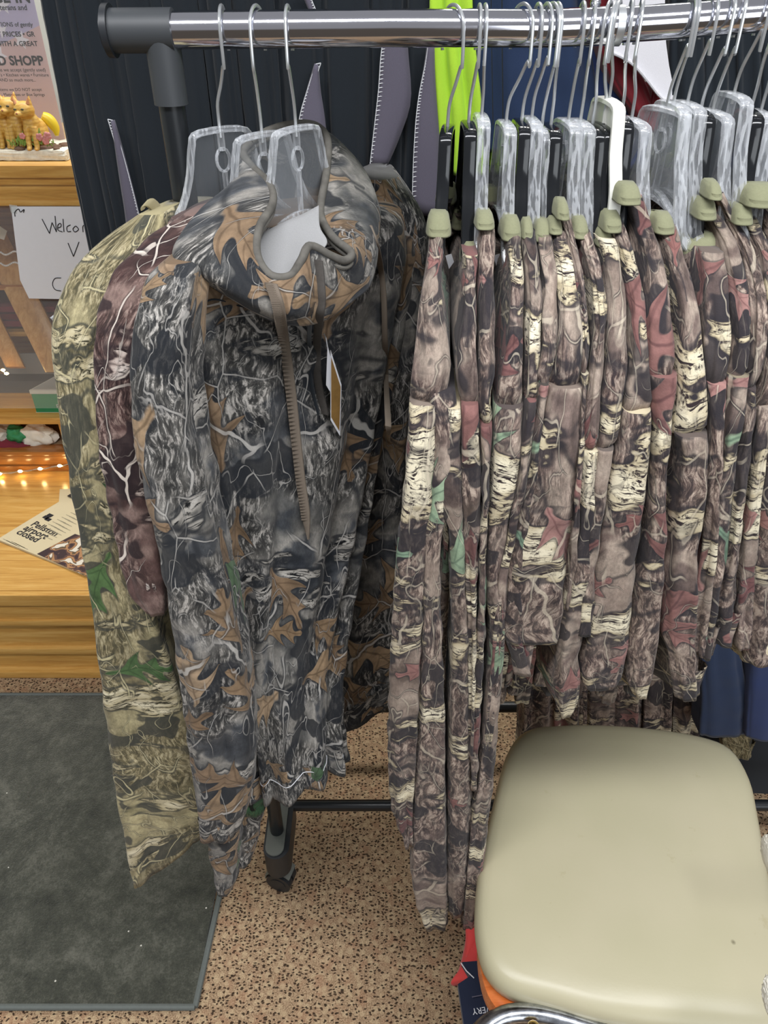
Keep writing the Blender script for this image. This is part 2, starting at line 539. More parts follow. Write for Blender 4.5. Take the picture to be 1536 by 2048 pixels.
# flyer print
g = NG('flyer_print')
c = g.coord('UV')
s3 = g.sep(c)
dg = g.math('ADD', g.math('MULTIPLY', s3[0], 0.55), s3[1])
wv = g.math('ADD', dg, g.math('MULTIPLY', g.noise(c, 2.0, 1), 0.25))
col = g.ramp(wv, [(0.0, '#c89a92'), (0.36, '#c99f97'), (0.365, '#cfc8cc'), (0.60, '#cfcad0'), (0.605, '#c7a6a4'), (0.70, '#c9acaa')], 'CONSTANT')
blue = g.math('GREATER_THAN', g.math('SUBTRACT', s3[1], g.math('MULTIPLY', s3[0], 0.28)), 0.42)
col = g.mix(blue, col, '#b3abc4')
MAT['flyer_print'] = g.fin(col, 0.5)
plain('faded_white', '#dcd8dd', 0.6)
# news photograph
g = NG('news_photo')
c = g.coord()
n = g.noise(c, 26, 2, 0.5, 0.6)
MAT['news_photo'] = g.fin(g.ramp(n, [(0.0, '#3a2a2c'), (0.44, '#5a4038'), (0.50, '#a87c54'), (0.56, '#5e4c38'), (0.60, '#d8cfbe')], 'CONSTANT'), 0.8)


# ------------------------------------------------------------------ mesh + object helpers
def mesh_obj(name, verts, faces, mat, parent=None, smooth=True, uvs=None, link=True):
    inv = Vector((0, 0, 0)) if parent is None else parent_world(parent)
    me = bpy.data.meshes.new(name)
    me.from_pydata([tuple(Vector(v) - inv) for v in verts], [], faces)
    if uvs is not None:
        ul = me.uv_layers.new(name='UVMap')
        li = np.empty(len(me.loops), dtype=np.int32)
        me.loops.foreach_get('vertex_index', li)
        if isinstance(uvs, tuple):            # per-loop data given
            data = np.array(uvs[0], dtype=np.float32)
        else:
            data = np.array(uvs, dtype=np.float32)[li]
        ul.data.foreach_set('uv', data.reshape(-1))
    me.validate()
    me.update()
    if smooth:
        me.polygons.foreach_set('use_smooth', [True] * len(me.polygons))
    if mat:
        me.materials.append(MAT[mat] if isinstance(mat, str) else mat)
    o = bpy.data.objects.new(name, me)
    COL.objects.link(o)
    if parent is not None:
        o.parent = parent
    return o


ROOTS = {}


def parent_world(p):
    v = Vector((0, 0, 0))
    while p is not None:
        v += p.location
        p = p.parent
    return v


def thing(name, loc, label, cat, group=None):
    o = bpy.data.objects.new(name, None)
    o.empty_display_size = 0.05
    o.location = loc
    COL.objects.link(o)
    o['label'] = label; o['category'] = cat
    if group:
        o['group'] = group
    return o


def tag(o, label, cat, group=None, kind=None):
    o['label'] = label; o['category'] = cat
    if group: o['group'] = group
    if kind: o['kind'] = kind
    return o


def struct(o):
    o['kind'] = 'structure'
    return o


class MB:
    """collects shapes into one mesh"""
    def __init__(s):
        s.v, s.f = [], []

    def add(s, vs_, fs):
        n = len(s.v)
        s.v += [tuple(v) for v in vs_]
        s.f += [tuple(i + n for i in f) for f in fs]
        return s

    def box(s, a, b, M=None, bev=0.0):
        bm = bmesh.new()
        bmesh.ops.create_cube(bm, size=1)
        for v in bm.verts:
            v.co = Vector([(a[i] + b[i]) / 2 + v.co[i] * (b[i] - a[i]) for i in range(3)])
        if bev:
            bmesh.ops.bevel(bm, geom=bm.edges[:], offset=bev, segments=2, profile=0.7, affect='EDGES')
        if M is not None:
            bm.transform(M)
        s.bm(bm)
        return s

    def bm(s, bm):
        bm.verts.index_update()
        s.add([v.co[:] for v in bm.verts], [[v.index for v in f.verts] for f in bm.faces])
        bm.free()
        return s

    def sphere(s, c, r, M=None, seg=16, sc=(1, 1, 1)):
        bm = bmesh.new()
        bmesh.ops.create_uvsphere(bm, u_segments=seg, v_segments=max(6, seg // 2), radius=r)
        for v in bm.verts:
            v.co = Vector((v.co.x * sc[0], v.co.y * sc[1], v.co.z * sc[2]))
        if M is not None:
            bm.transform(M)
        bm.transform(Matrix.Translation(c))
        return s.bm(bm)

    def tube(s, pts, r, seg=10, caps=True, flat=None):
        """sweep; r scalar or list. flat=(w,h) rectangular-ish section with up vector z"""
        pts = [Vector(p) for p in pts]
        n = len(pts)
        T = []
        for i in range(n):
            a, b = pts[max(0, i - 1)], pts[min(n - 1, i + 1)]
            T.append((b - a).normalized())
        up = Vector((0, 0, 1)) if abs(T[0].z) < 0.9 else Vector((0, 1, 0))
        N = (up - T[0] * up.dot(T[0])).normalized()
        V, Fc = [], []
        for i in range(n):
            N = (N - T[i] * N.dot(T[i])).normalized()
            B = T[i].cross(N)
            ri = r[i] if isinstance(r, (list, tuple)) else r
            for k in range(seg):
                a = 2 * PI * k / seg
                V.append(pts[i] + N * math.cos(a) * ri + B * math.sin(a) * ri)
        for i in range(n - 1):
            for k in range(seg):
                k2 = (k + 1) % seg
                Fc.append((i * seg + k, i * seg + k2, (i + 1) * seg + k2, (i + 1) * seg + k))
        if caps:
            Fc.append(tuple(range(seg))[::-1])
            Fc.append(tuple((n - 1) * seg + k for k in range(seg)))
        return s.add(V, Fc)

    def ribbon(s, pts, W, wdt, thk):
        """rectangular section sweep; W = fixed width direction (unit), thickness along T x W"""
        pts = [Vector(p) for p in pts]
        n = len(pts)
        W = Vector(W).normalized()
        V, Fc = [], []
        for i in range(n):
            a, b = pts[max(0, i - 1)], pts[min(n - 1, i + 1)]
            T = (b - a).normalized()
            U = T.cross(W).normalized()
            w2 = (wdt[i] if isinstance(wdt, (list, tuple)) else wdt) / 2
            t2 = (thk[i] if isinstance(thk, (list, tuple)) else thk) / 2
            for (x, y) in ((-1, -.6), (-.75, -1), (.75, -1), (1, -.6), (1, .6), (.75, 1), (-.75, 1), (-1, .6)):
                V.append(pts[i] + W * x * w2 + U * y * t2)
        for i in range(n - 1):
            for k in range(8):
                k2 = (k + 1) % 8
                Fc.append((i * 8 + k, i * 8 + k2, (i + 1) * 8 + k2, (i + 1) * 8 + k))
        Fc.append(tuple(range(8))[::-1]); Fc.append(tuple((n - 1) * 8 + k for k in range(8)))
        return s.add(V, Fc)

    def poly(s, pts, n, t):
        """prism: closed planar polygon pts extruded by vector n*t"""
        pts = [Vector(p) for p in pts]
        k = len(pts)
        d = Vector(n) * t
        V = pts + [p + d for p in pts]
        Fc = [tuple(range(k))[::-1], tuple(range(k, 2 * k))] + [(i, (i + 1) % k, (i + 1) % k + k, i + k) for i in range(k)]
        return s.add(V, Fc)

    def build(s, name, mat, parent=None, smooth=True, uvs=None):
        o = mesh_obj(name, s.v, s.f, mat, parent, smooth, uvs)
        if smooth:
            auto(o)
        return o


def auto(o, ang=40):
    me = o.data
    bm = bmesh.new(); bm.from_mesh(me)
    bmesh.ops.recalc_face_normals(bm, faces=bm.faces[:])
    for e_ in bm.edges:
        if len(e_.link_faces) == 2 and e_.calc_face_angle(0) > math.radians(ang):
            e_.smooth = False
    bm.to_mesh(me); bm.free()


def spline(pts, n):
    """Catmull-Rom through pts -> n samples"""
    P = [Vector(p) for p in pts]
    P = [P[0] * 2 - P[1]] + P + [P[-1] * 2 - P[-2]]
    m = len(P) - 3
    out = []
    for i in range(n):
        t = i / (n - 1) * m
        k = min(int(t), m - 1); u = t - k
        a, b, c_, d = P[k], P[k + 1], P[k + 2], P[k + 3]
        out.append(0.5 * ((2 * b) + (c_ - a) * u + (2 * a - 5 * b + 4 * c_ - d) * u * u + (3 * b - a - 3 * c_ + d) * u ** 3))
    return out


def smooth_rows(A, it=3):
    for _ in range(it):
        B = A.copy()
        B[1:-1] = 0.25 * A[:-2] + 0.5 * A[1:-1] + 0.25 * A[2:]
        A = B
    return A


def loft(name, levels, mat, parent, N=70, M=56, fold=0.004, power=0.75, seed=0, smooth_it=4, hem=0.006,
         fine=0.0012, kfold=(2, 9), captop=True, uvscale=1.0, ret=False, foldtop=0.25):
    """levels: list of (L, R, F, B) points; a closed cloth tube with an open, turned hem."""
    rs = np.random.RandomState(seed * 7 + 13)
    A = np.array([[list(p) for p in lv] for lv in levels], dtype=float)      # K,4,3
    C0 = A.mean(axis=1)
    s = np.concatenate([[0], np.cumsum(np.linalg.norm(np.diff(C0, axis=0), axis=1))])
    t = np.linspace(0, s[-1], N)
    R = np.empty((N, 4, 3))
    for i in range(4):
        for j in range(3):
            R[:, i, j] = np.interp(t, s, A[:, i, j])
    R = smooth_rows(R, smooth_it)
    Lp, Rp, Fp, Bp = R[:, 0], R[:, 1], R[:, 2], R[:, 3]
    C = (Lp + Rp) / 2
    ph = np.linspace(0, 2 * PI, M, endpoint=False)
    cx_, sy_ = np.cos(ph), np.sin(ph)
    cc = np.sign(cx_) * np.abs(cx_) ** power
    ss = np.sign(sy_) * np.abs(sy_) ** power
    V = np.empty((N, M, 3))
    for k in range(M):
        vx = (Rp - C) if cc[k] > 0 else (C - Lp)
        vy = (Fp - C) if ss[k] > 0 else (C - Bp)
        V[:, k] = C + vx * cc[k] + vy * ss[k]
    # folds
    tan = np.roll(V, -1, axis=1) - np.roll(V, 1, axis=1)
    nx, ny = tan[..., 1], -tan[..., 0]
    ln = np.sqrt(nx ** 2 + ny ** 2) + 1e-9
    nx, ny = nx / ln, ny / ln
    dx, dy = V[..., 0] - C[:, None, 0], V[..., 1] - C[:, None, 1]
    sg = np.sign((nx * dx + ny * dy).sum())
    nx, ny = nx * sg, ny * sg
    tt = (t / s[-1])[:, None]
    D = np.zeros((N, M))
    for i in range(7):
        k = rs.randint(kfold[0], kfold[1])
        q_ = np.sin(.5 * (k * ph[None, :]) + rs.uniform(0, 3.1) + rs.uniform(-1.6, 1.6) * tt + 0.45 * np.sin(5 * tt + rs.uniform(0, 6))) if k % 2 == 0 else np.sin(k * ph[None, :] + rs.uniform(0, 6.3) + rs.uniform(-3, 3) * tt)
        if k % 2 == 0:
            q_ = 1.9 * np.abs(q_) ** .55 - 1.35
        D += rs.uniform(.4, 1) * q_
    D = D / 2.4
    D = np.sign(D) * np.abs(D) ** 1.1
    W = np.zeros((N, M))
    for i in range(5):
        W += np.sin(rs.uniform(60, 150) * t[:, None] + rs.randint(1, 5) * ph[None, :] * rs.choice([-1, 1]) + rs.uniform(0, 6.3)) * rs.uniform(.3, 1)
    amp = fold * (foldtop + (1 - foldtop) * np.clip(tt * 1.6, 0, 1))
    disp = D * amp + W * fine * 0.5
    V[..., 0] += nx * disp
    V[..., 1] += ny * disp
    # uv
    seg = np.linalg.norm(np.roll(V, -1, axis=1) - V, axis=2)
    per = seg.mean(axis=0)
    u = np.concatenate([[0], np.cumsum(per)])
    verts = V.reshape(-1, 3).tolist()
    uv = [(u[k] * uvscale, -t[i] * uvscale) for i in range(N) for k in range(M)]
    faces, luv = [], []
    for i in range(N - 1):
        for k in range(M):
            k2 = (k + 1) % M
            faces.append((i * M + k, i * M + k2, (i + 1) * M + k2, (i + 1) * M + k))
            luv += [(u[k], -t[i]), (u[k + 1], -t[i]), (u[k + 1], -t[i + 1]), (u[k], -t[i + 1])]
    # hem turned inside
    base = (N - 1) * M
    prev = base
    pup = 0.0
    for q, (scl, up) in enumerate(((0.0, 0.0), (hem, min(0.002, s[-1] * .1)), (hem, min(0.05, s[-1] * .35)))):
        if q == 0:
            continue
        ring = []
        for k in range(M):
            p = V[-1, k].copy()
            p[0] -= nx[-1, k] * scl; p[1] -= ny[-1, k] * scl; p[2] += up
            # keep the inner wall inside thin cloth
            cen = C[-1]
            if np.linalg.norm(p[:2] - cen[:2]) < 0.002:
                p[:2] = cen[:2]
            ring.append(p.tolist())
        st = len(verts)
        verts += ring
        for k in range(M):
            k2 = (k + 1) % M
            faces.append((prev + k, prev + k2, st + k2, st + k))
            luv += [(u[k], -t[-1] - pup), (u[k + 1], -t[-1] - pup), (u[k + 1], -t[-1] - up - .003), (u[k], -t[-1] - up - .003)]
        prev = st
        pup = up + .003
    if captop:
        st = len(verts)
        verts.append(V[0].mean(axis=0).tolist())
        for k in range(M):
            faces.append((st, (k + 1) % M, k))
            luv += [(0, 0)] * 3
    luv = [(a * uvscale, b * uvscale) for a, b in luv]
    o = mesh_obj(name, verts, faces, mat, parent, True, (luv,))
    if ret:
        return o, V
    return o


def rings_surface(name, rings, mat, parent, M=90, sub=6, thick=0.0018, closed=True):
    """rings: list of control polylines (same count) -> smooth surface; solid thickness"""
    def per(pts, n):
        P = [Vector(p) for p in pts]
        m = len(P)
        out = []
        for i in range(n):
            t = i / n * m
            k = int(t); u = t - k
            a, b, c_, d = P[(k - 1) % m], P[k % m], P[(k + 1) % m], P[(k + 2) % m]
            out.append(0.5 * ((2 * b) + (c_ - a) * u + (2 * a - 5 * b + 4 * c_ - d) * u * u + (3 * b - a - 3 * c_ + d) * u ** 3))
        return out
    RR = [per(r, M) for r in rings]
    cols = [spline([RR[j][k] for j in range(len(RR))], sub * (len(RR) - 1) + 1) for k in range(M)]
    N = len(cols[0])
    V = [cols[k][i] for i in range(N) for k in range(M)]
    Fc, luv = [], []
    lu = 0.0
    U = [0]
    for k in range(M):
        U.append(U[-1] + (cols[(k + 1) % M][N // 2] - cols[k][N // 2]).length)
    T = [0]
    for i in range(N - 1):
        T.append(T[-1] + sum((cols[k][i + 1] - cols[k][i]).length for k in range(0, M, 9)) / len(range(0, M, 9)))
    for i in range(N - 1):
        for k in range(M):
            k2 = (k + 1) % M
            Fc.append((i * M + k, i * M + k2, (i + 1) * M + k2, (i + 1) * M + k))
            luv += [(U[k], -T[i]), (U[k + 1], -T[i]), (U[k + 1], -T[i + 1]), (U[k], -T[i + 1])]
    o = mesh_obj(name, V, Fc, mat, parent, True, (luv,))
    md = o.modifiers.new('cloth_thickness', 'SOLIDIFY')
    md.thickness = thick
    return o, RR[0]


def text_obj(name, body, loc, xdir, ydir, size, mat, parent, extrude=0.0002, bold=0.0, align='LEFT'):
    cu = bpy.data.curves.new(name, 'FONT')
    cu.body = body; cu.size = size; cu.extrude = extrude; cu.offset = bold; cu.align_x = align
    cu.resolution_u = 3
    t = bpy.data.objects.new(name + '_tmp', cu)
    COL.objects.link(t)
    dg_ = bpy.context.evaluated_depsgraph_get()
    me = bpy.data.meshes.new_from_object(t.evaluated_get(dg_))
    bpy.data.objects.remove(t)
    x = Vector(xdir).normalized(); y = Vector(ydir).normalized()
    z = x.cross(y).normalized()
    Mx = Matrix(((x.x, y.x, z.x, 0), (x.y, y.y, z.y, 0), (x.z, y.z, z.z, 0), (0, 0, 0, 1)))
    Mx = Matrix.Translation(Vector(loc) - parent_world(parent)) @ Mx
    me.transform(Mx)
    me.materials.clear(); me.materials.append(MAT[mat])
    o = bpy.data.objects.new(name, me)
    COL.objects.link(o)
    o.parent = parent
    return o


# ================================================================== THE SETTING
fl = MB().box((-2.6, -0.6, -0.05), (2.4, 2.75, 0.0)).build('floor', 'speckled_carpet', smooth=False)
struct(fl)
struct(MB().box((-2.6, 2.75, 0), (2.4, 2.85, 2.9)).build('wall_back', 'wall_paint', smooth=False))
struct(MB().box((-2.7, -0.6, 0), (-2.6, 2.85, 2.9)).build('wall_left', 'wall_paint', smooth=False))
struct(MB().box((-2.6, 2.73, 0), (2.4, 2.75, 0.11), bev=0.004).build('baseboard_back', 'golden_oak', smooth=False))

# grey entrance mat
mr = thing('floor_mat', (-0.75, 0.96, 0), 'dark grey plush floor mat with stitched border lying on the speckled carpet', 'mat')
MB().box((-1.5, 0.600, 0.0005), (-0.345, 1.33, 0.010), bev=0.003).build('mat_pile', 'plush_mat', mr)
bd = MB()
cs = [(-1.5, 0.6), (-0.345, 0.6), (-0.335, 0.82), (-0.345, 1.33), (-1.5, 1.33)]
for i in range(5):
    a, b = cs[i], cs[(i + 1) % 5]
    bd.tube([(a[0], a[1], 0.007), (b[0], b[1], 0.007)], 0.0058, 8)
bd.build('mat_binding', 'mat_border', mr)

# ================================================================== DISPLAY CABINET (far left)
DY = 1.395          # front plane of the base
DZ = 0.295          # deck height
GY = 1.95           # glass plane
cab = thing('display_cabinet', (-0.9, 1.9, 0), 'golden oak display cabinet with glass front and low wooden deck', 'cabinet')
X0, X1 = -1.9, 0.25
b_ = MB()
b_.box((X0, DY + 0.03, 0.0), (X1, 2.5, DZ - 0.03))
b_.box((X0, DY + 0.008, 0.205), (X1, DY + 0.05, 0.262), bev=0.003)
b_.box((X0, DY + 0.0, 0.19), (X1, DY + 0.05, 0.207), bev=0.006)
b_.box((X0, DY + 0.018, 0.10), (X1, DY + 0.05, 0.192), bev=0.004)
b_.box((X0, DY + 0.004, 0.083), (X1, DY + 0.05, 0.103), bev=0.007)
b_.box((X0, DY + 0.016, 0.02), (X1, DY + 0.05, 0.085), bev=0.004)
b_.box((X0, DY - 0.004, 0.0), (X1, DY + 0.05, 0.024), bev=0.008)
b_.build('base', 'golden_oak', cab)
d_ = MB()
d_.box((X0, DY + 0.018, DZ - 0.034), (X1, GY + 0.04, DZ), bev=0.004)
d_.box((X0, DY + 0.0, DZ - 0.036), (X1, DY + 0.0175, DZ - 0.0015), bev=0.003)
d_.build('deck', 'golden_oak', cab)
# plinth rail behind the lights
pr = MB()
zr0 = DZ
zr1 = at(60, 905, GY).z
pr.box((X0, GY, zr0), (X1, GY + 0.05, zr0 + 0.018), bev=0.004)
pr.box((X0, GY + 0.006, zr0 + 0.018), (X1, GY + 0.05, zr1 - 0.012), bev=0.01)
pr.box((X0, GY + 0.002, zr1 - 0.014), (X1, GY + 0.05, zr1), bev=0.004)
pr.build('lower_rail', 'dark_oak', cab)
# shelf
zs = at(60, 836, GY).z + 0.014
zsb = at(60, 849, GY).z
MB().box((X0, GY, zsb), (X1, 2.48, zs - 0.014), bev=0.004).build('shelf', 'golden_oak', cab)
# header + top
ztop = at(60, 329, GY).z
zh = at(60, 412, GY).z
hd = MB()
hd.box((X0, GY - 0.012, ztop - 0.028), (X1, 2.52, ztop), bev=0.006)
hd.box((X0, GY - 0.004, ztop - 0.045), (X1, GY + 0.05, ztop - 0.028), bev=0.004)
hd.box((X0, GY + 0.004, zh + 0.012), (X1, GY + 0.05, ztop - 0.045), bev=0.006)
hd.box((X0, GY - 0.002, zh), (X1, GY + 0.05, zh + 0.014), bev=0.005)
hd.build('top', 'golden_oak', cab)
MB().box((X0, 2.48, 0), (X1, 2.52, ztop - 0.02)).build('back_panel', 'dark_oak', cab, smooth=False)
for px_, nm in ((128, 'upright'),):
    xx = at(px_, 880, GY + 0.03).x
    MB().box((xx - 0.0, GY + 0.02, zr1), (xx + 0.05, GY + 0.06, zsb), bev=0.003).build('stile', 'golden_oak_upright', cab)
MB().box((X0, 2.0, zr1 - 0.02), (X1, 2.48, zr1)).build('bottom_board', 'dark_interior', cab, smooth=False)
MB().box((X0, GY + 0.006, zsb + 0.05), (X1, GY + 0.010, zh)).build('glass_door', 'acrylic', cab, smooth=False)

# wooden display stand inside (slanting slats)
st = thing('wooden_easel', (at(100, 700, 2.12).x, 2.12, zs - 0.014), 'slanted oak easel behind the glass of the display cabinet', 'easel')
s1 = MB()
p1, p2 = at(30, 560, 2.22), at(122, 745, 2.08)
s1.ribbon([p1 + (p1 - p2) * 0.5, p1, p2], (1, 0, 0), 0.088, 0.02)
s1.build('slat', 'golden_oak_upright', st)
s2 = MB()
p1, p2 = at(-40, 590, 2.22), at(32, 735, 2.08)
s2.ribbon([p1, p2], (1, 0, 0), 0.055, 0.02)
s2.build('slat', 'golden_oak_upright', st)
# folded maroon cloths on shelf
for i, (py0, col_) in enumerate(((607, 'crimson_cloth'), (622, 'maroon_cloth'), (636, 'crimson_cloth'))):
    a = at(-60, py0, 2.30); b = at(118, py0, 2.30)
    o = MB().box((a.x, 2.26, a.z - 0.014), (b.x, 2.46, a.z + 0.006), bev=0.008).build('folded_cloth', col_)
    tag(o, ['top cloth of the folded dark red stack behind the glass', 'middle cloth of the folded dark red stack behind the glass',
            'bottom cloth of the folded dark red stack behind the glass'][i], 'cloth', 'folded red cloths in the display cabinet')
a = at(-60, 645, 2.30); b = at(118, 645, 2.30)
MB().box((X0, 2.25, a.z - 0.025), (b.x + 0.3, 2.48, a.z - 0.01), bev=0.002).build('upper_shelf', 'golden_oak', cab)
# grey flip box
bx = thing('grey_box', (at(60, 780, 2.15).x, 2.15, zs - 0.014), 'open grey cardboard box with raised lid on the cabinet shelf', 'box')
q = [at(2, 708, 2.26), at(125, 706, 2.26), at(118, 757, 2.20), at(14, 757, 2.20)]
MB().poly(q, (0, 1, 0), 0.006).build('lid', 'grey_card', bx, smooth=False)
qb = [at(-20, 762, 2.16), at(110, 762, 2.16), at(72, 789, 2.10), at(-20, 789, 2.10)]
zb_ = min(p.z for p in qb)
MB().poly(qb, (0, 1, 0), 0.05).build('tray', 'dark_grey_card', bx, smooth=False)
# green box
gb = thing('green_box', (at(95, 815, 2.0).x, 2.0, zs - 0.014), 'open green and white box on the cabinet shelf', 'box')
x0_, x1_ = at(66, 800, 1.985).x, at(150, 800, 1.985).x
zt_ = at(90, 786, 1.985).z; zb0 = at(90, 826, 1.985).z
g2 = MB()
g2.box((x0_, 1.985, zb0), (x1_, 1.990, zt_))
g2.build('front_panel', 'green_card', gb, smooth=False)
g3 = MB()
g3.box((x0_ - .002, 1.983, zt_ - 0.002), (x1_, 1.991, zt_ + 0.009))
g3.box((x0_ - .002, 1.983, zb0 - 0.003), (x1_, 1.991, zb0 + 0.003))
g3.poly([Vector((x0_, 1.99, zb0)), Vector((x0_, 1.99, zt_ + .009)), Vector((x0_ + .07, 2.14, zt_ + .009)), Vector((x0_ + .07, 2.14, zb0))], (1, 0, 0), 0.003)
g3.poly([Vector((x0_ + .07, 2.14, zb0)), Vector((x0_ + .07, 2.14, zt_ + .045)), Vector((x1_ + .07, 2.14, zt_ + .045)), Vector((x1_ + .07, 2.14, zb0))], (0, 1, 0), 0.003)
g3.build('rim', 'white_card', gb, smooth=False)
text_obj('lettering', 'R', (at(112, 812, 1.984).x, 1.9845, zb0 + .016), (1, 0, 0), (0, 0, 1), 0.018, 'white_card', gb)
# bags in the lower compartment
def lump(name, cpx, cpy, Y, w_, h_, d2, mat, label, cat, seed, group=None):
    rs = random.Random(seed)
    bm = bmesh.new()
    bmesh.ops.create_icosphere(bm, subdivisions=4, radius=1)
    from mathutils import noise as ns
    for v in bm.verts:
        k = 1 + 0.35 * ns.noise(v.co * 2.1 + Vector((seed, 0, 0))) + 0.12 * ns.noise(v.co * 6 + Vector((0, seed, 0)))
        v.co = Vector((v.co.x * w_, v.co.y * d2, v.co.z * h_)) * k
    c = at(cpx, cpy, Y)
    bm.transform(Matrix.Translation(c))
    mb = MB().bm(bm)
    o = mb.build(name, mat)
    tag(o, label, cat, group)
    return o


lump('plastic_bag', 8, 868, 2.04, 0.06, 0.042, 0.04, 'white_card', 'pale packet in the bottom compartment of the cabinet, leftmost one', 'packet', 1)
lump('green_packet', 32, 868, 2.00, 0.028, 0.026, 0.02, 'green_card', 'small green packet in the bottom compartment of the cabinet', 'packet', 2)
lump('red_packet', 16, 891, 2.00, 0.085, 0.020, 0.025, 'crimson_cloth', 'dark red soft packet in the bottom compartment of the cabinet', 'packet', 3)
lump('white_packet', 76, 872, 2.01, 0.052, 0.038, 0.025, 'white_fleece', 'crumpled cream packet in the bottom compartment of the cabinet beside the stile', 'packet', 4)
# bead necklaces hung behind the glass
for i, (ya, yb) in enumerate(((505, 508), (527, 530))):
    nb = MB()
    for k in range(16):
        p = at(2 + k * 3.0, ya + 4 * math.sin(k * .5) + (yb - ya) * k / 16, 2.05)
        nb.sphere(p, 0.0028, seg=8)
    o = nb.build('bead_necklace', 'pearl')
    tag(o, ['upper silver bead strand beside the handwritten welcome sign', 'lower silver bead strand beside the handwritten welcome sign'][i], 'necklace', 'bead strands in the cabinet')
cdl = MB().poly([at(-20, 440, 2.1), at(14, 462, 2.1), at(8, 480, 2.1), at(-20, 470, 2.1)], (0, 1, 0), 0.002).build('price_card', 'white_card', smooth=False)
tag(cdl, 'small white card hanging behind the glass left of the welcome sign', 'card')
MB().box((X0, 2.20, zh - 0.30), (X1, 2.47, zh - 0.285)).build('display_shelf', 'dark_oak', cab, smooth=False)

# welcome sign
SY = GY - 0.004
sg_pts = [at(22, 413, SY), at(240, 413, SY), at(240, 600, SY), at(58, 597, SY), at(40, 560, SY)]
sgn = thing('welcome_sign', at(100, 600, SY), 'handwritten white paper welcome sign taped to the glass front of the cabinet', 'sign')
MB().poly(sg_pts, (0, 1, 0), 0.0006).build('sheet', 'paper', sgn, smooth=False)


def strokes(parent, name, lines, Y, r, mat='ink'):
    m = MB()
    for L in lines:
        pts = [at(x, y, Y) for x, y in L]
        if len(pts) > 2:
            pts = spline(pts, len(pts) * 4)
        m.tube(pts, r, 6)
    return m.build(name, mat, parent)


HWR = [
    [(30, 433), (30, 424), (37, 418), (41, 424), (48, 419), (47, 425)],
    [(84, 438), (99, 467)], [(99, 467), (104, 445)], [(104, 445), (113, 464)], [(113, 464), (110, 432)],
    [(116, 456), (122, 453), (121, 447), (116, 450), (116, 460), (125, 464)],
    [(126, 438), (128, 464)],
    [(141, 450), (134, 454), (135, 463), (142, 463)],
    [(151, 452), (146, 458), (150, 464), (157, 459), (152, 452)],
    [(166, 464), (166, 452), (172, 452), (173, 463), (178, 452), (184, 463)],
    [(188, 458), (196, 456), (192, 450), (188, 458), (196, 465)],
    [(136, 486), (147, 513)], [(147, 513), (158, 484)],
    [(122, 556), (110, 557), (105, 568), (110, 579), (122, 582)]]
for a_, b_2 in ((0, 1), (1, len(HWR) - 3), (len(HWR) - 3, len(HWR) - 1), (len(HWR) - 1, len(HWR))):
    strokes(sgn, 'handwritten_word', HWR[a_:b_2], SY - 0.0006, 0.0011)
MB().poly([at(18, 409, SY - .0005), at(34, 411, SY - .0005), at(34, 428, SY - .0005), at(22, 425, SY - .0005)], (0, 1, 0), 0.0003).build('tape', 'poly_bag', sgn, smooth=False)

# flyer in acrylic stand on the cabinet top
FY = 2.12
fz = ztop
acr = thing('acrylic_sign_holder', at(40, 320, FY), 'clear acrylic holder standing on top of the oak cabinet', 'sign holder')
pa, pb = at(78, 0, FY), at(122, 300, FY)
x_r = at(108, 200, FY).x
fzt = at(50, -60, FY).z
MB().box((x_r - 0.28, FY + .012, fz), (x_r + 0.022, FY + .016, fzt)).build('rear_sheet', 'acrylic', acr, smooth=False)
MB().box((x_r - 0.28, FY - .004, fz), (x_r + 0.022, FY - .001, fzt), ).build('front_sheet', 'acrylic', acr, smooth=False)
fy = thing('shop_flyer', (x_r - 0.1, FY + .004, fz + 0.01), 'printed red white and blue shop flyer inside the acrylic holder', 'flyer')
xl_, xr_ = x_r - 0.26, x_r + 0.004
z0_, z1_ = fz + 0.02, fzt
mesh_obj('sheet', [(xl_, FY + .004, z0_), (xr_, FY + .004, z0_), (xr_, FY + .004, z1_), (xl_, FY + .004, z1_),
                   (xl_, FY + .005, z0_), (xr_, FY + .005, z0_), (xr_, FY + .005, z1_), (xl_, FY + .005, z1_)],
         [(0, 1, 2, 3), (7, 6, 5, 4), (0, 4, 5, 1), (1, 5, 6, 2), (2, 6, 7, 3), (3, 7, 4, 0)], 'flyer_print', fy, False,
         [(0, 0), (1, 0), (1, 1), (0, 1)] * 2)
for i, (px_, py_, txt, sz, b0) in enumerate((
        (62, 5, 'CE IN', 0.045, .0012), (55, 20, 'terans and', 0.019, .0003), (66, 53, 'DONATIONS of gently', 0.0155, .0002), (70, 73, 'GREAT PRICES \u2022 GR', 0.018, .0004),
        (76, 92, 'STORE WITH A GREAT', 0.018, .0004), (88, 130, '2ND SHOPP', 0.034, .0012), (92, 143, 'Items we accept (gently used)', 0.0135, .0),
        (98, 153, "CD's/DVD's \u2022 Kitchen wares \u2022 Furniture", 0.0125, .0), (72, 163, 'AND so much more...', 0.0125, .0),
        (84, 182, 'Items we DO NOT accept', 0.012, .0), (90, 192, 'Mattresses or Box Springs', 0.012, .0))):
    p = at(px_, py_, FY + .003)
    text_obj('printed_line', txt, (p.x, FY + .0035, p.z), (1, 0, 0), (0, 0, 1), sz * .79, 'ink', fy, 0.0001, b0 * .8, 'RIGHT')
stt = MB()
for (cx_, cy_, rr, rot) in ((42, 80, 0.020, .3), (4, 62, 0.016, .9), (5, 10, 0.02, .1), (-2, 110, .02, .5)):
    c0 = at(cx_, cy_, FY + .0037)
    P_ = []
    for k in range(10):
        r2 = rr if k % 2 == 0 else rr * .42
        a = rot + k * PI / 5
        P_.append(Vector((c0.x + r2 * math.sin(a), FY + .0037, c0.z + r2 * math.cos(a))))
    stt.poly(P_, (0, 1, 0), 0.0002)
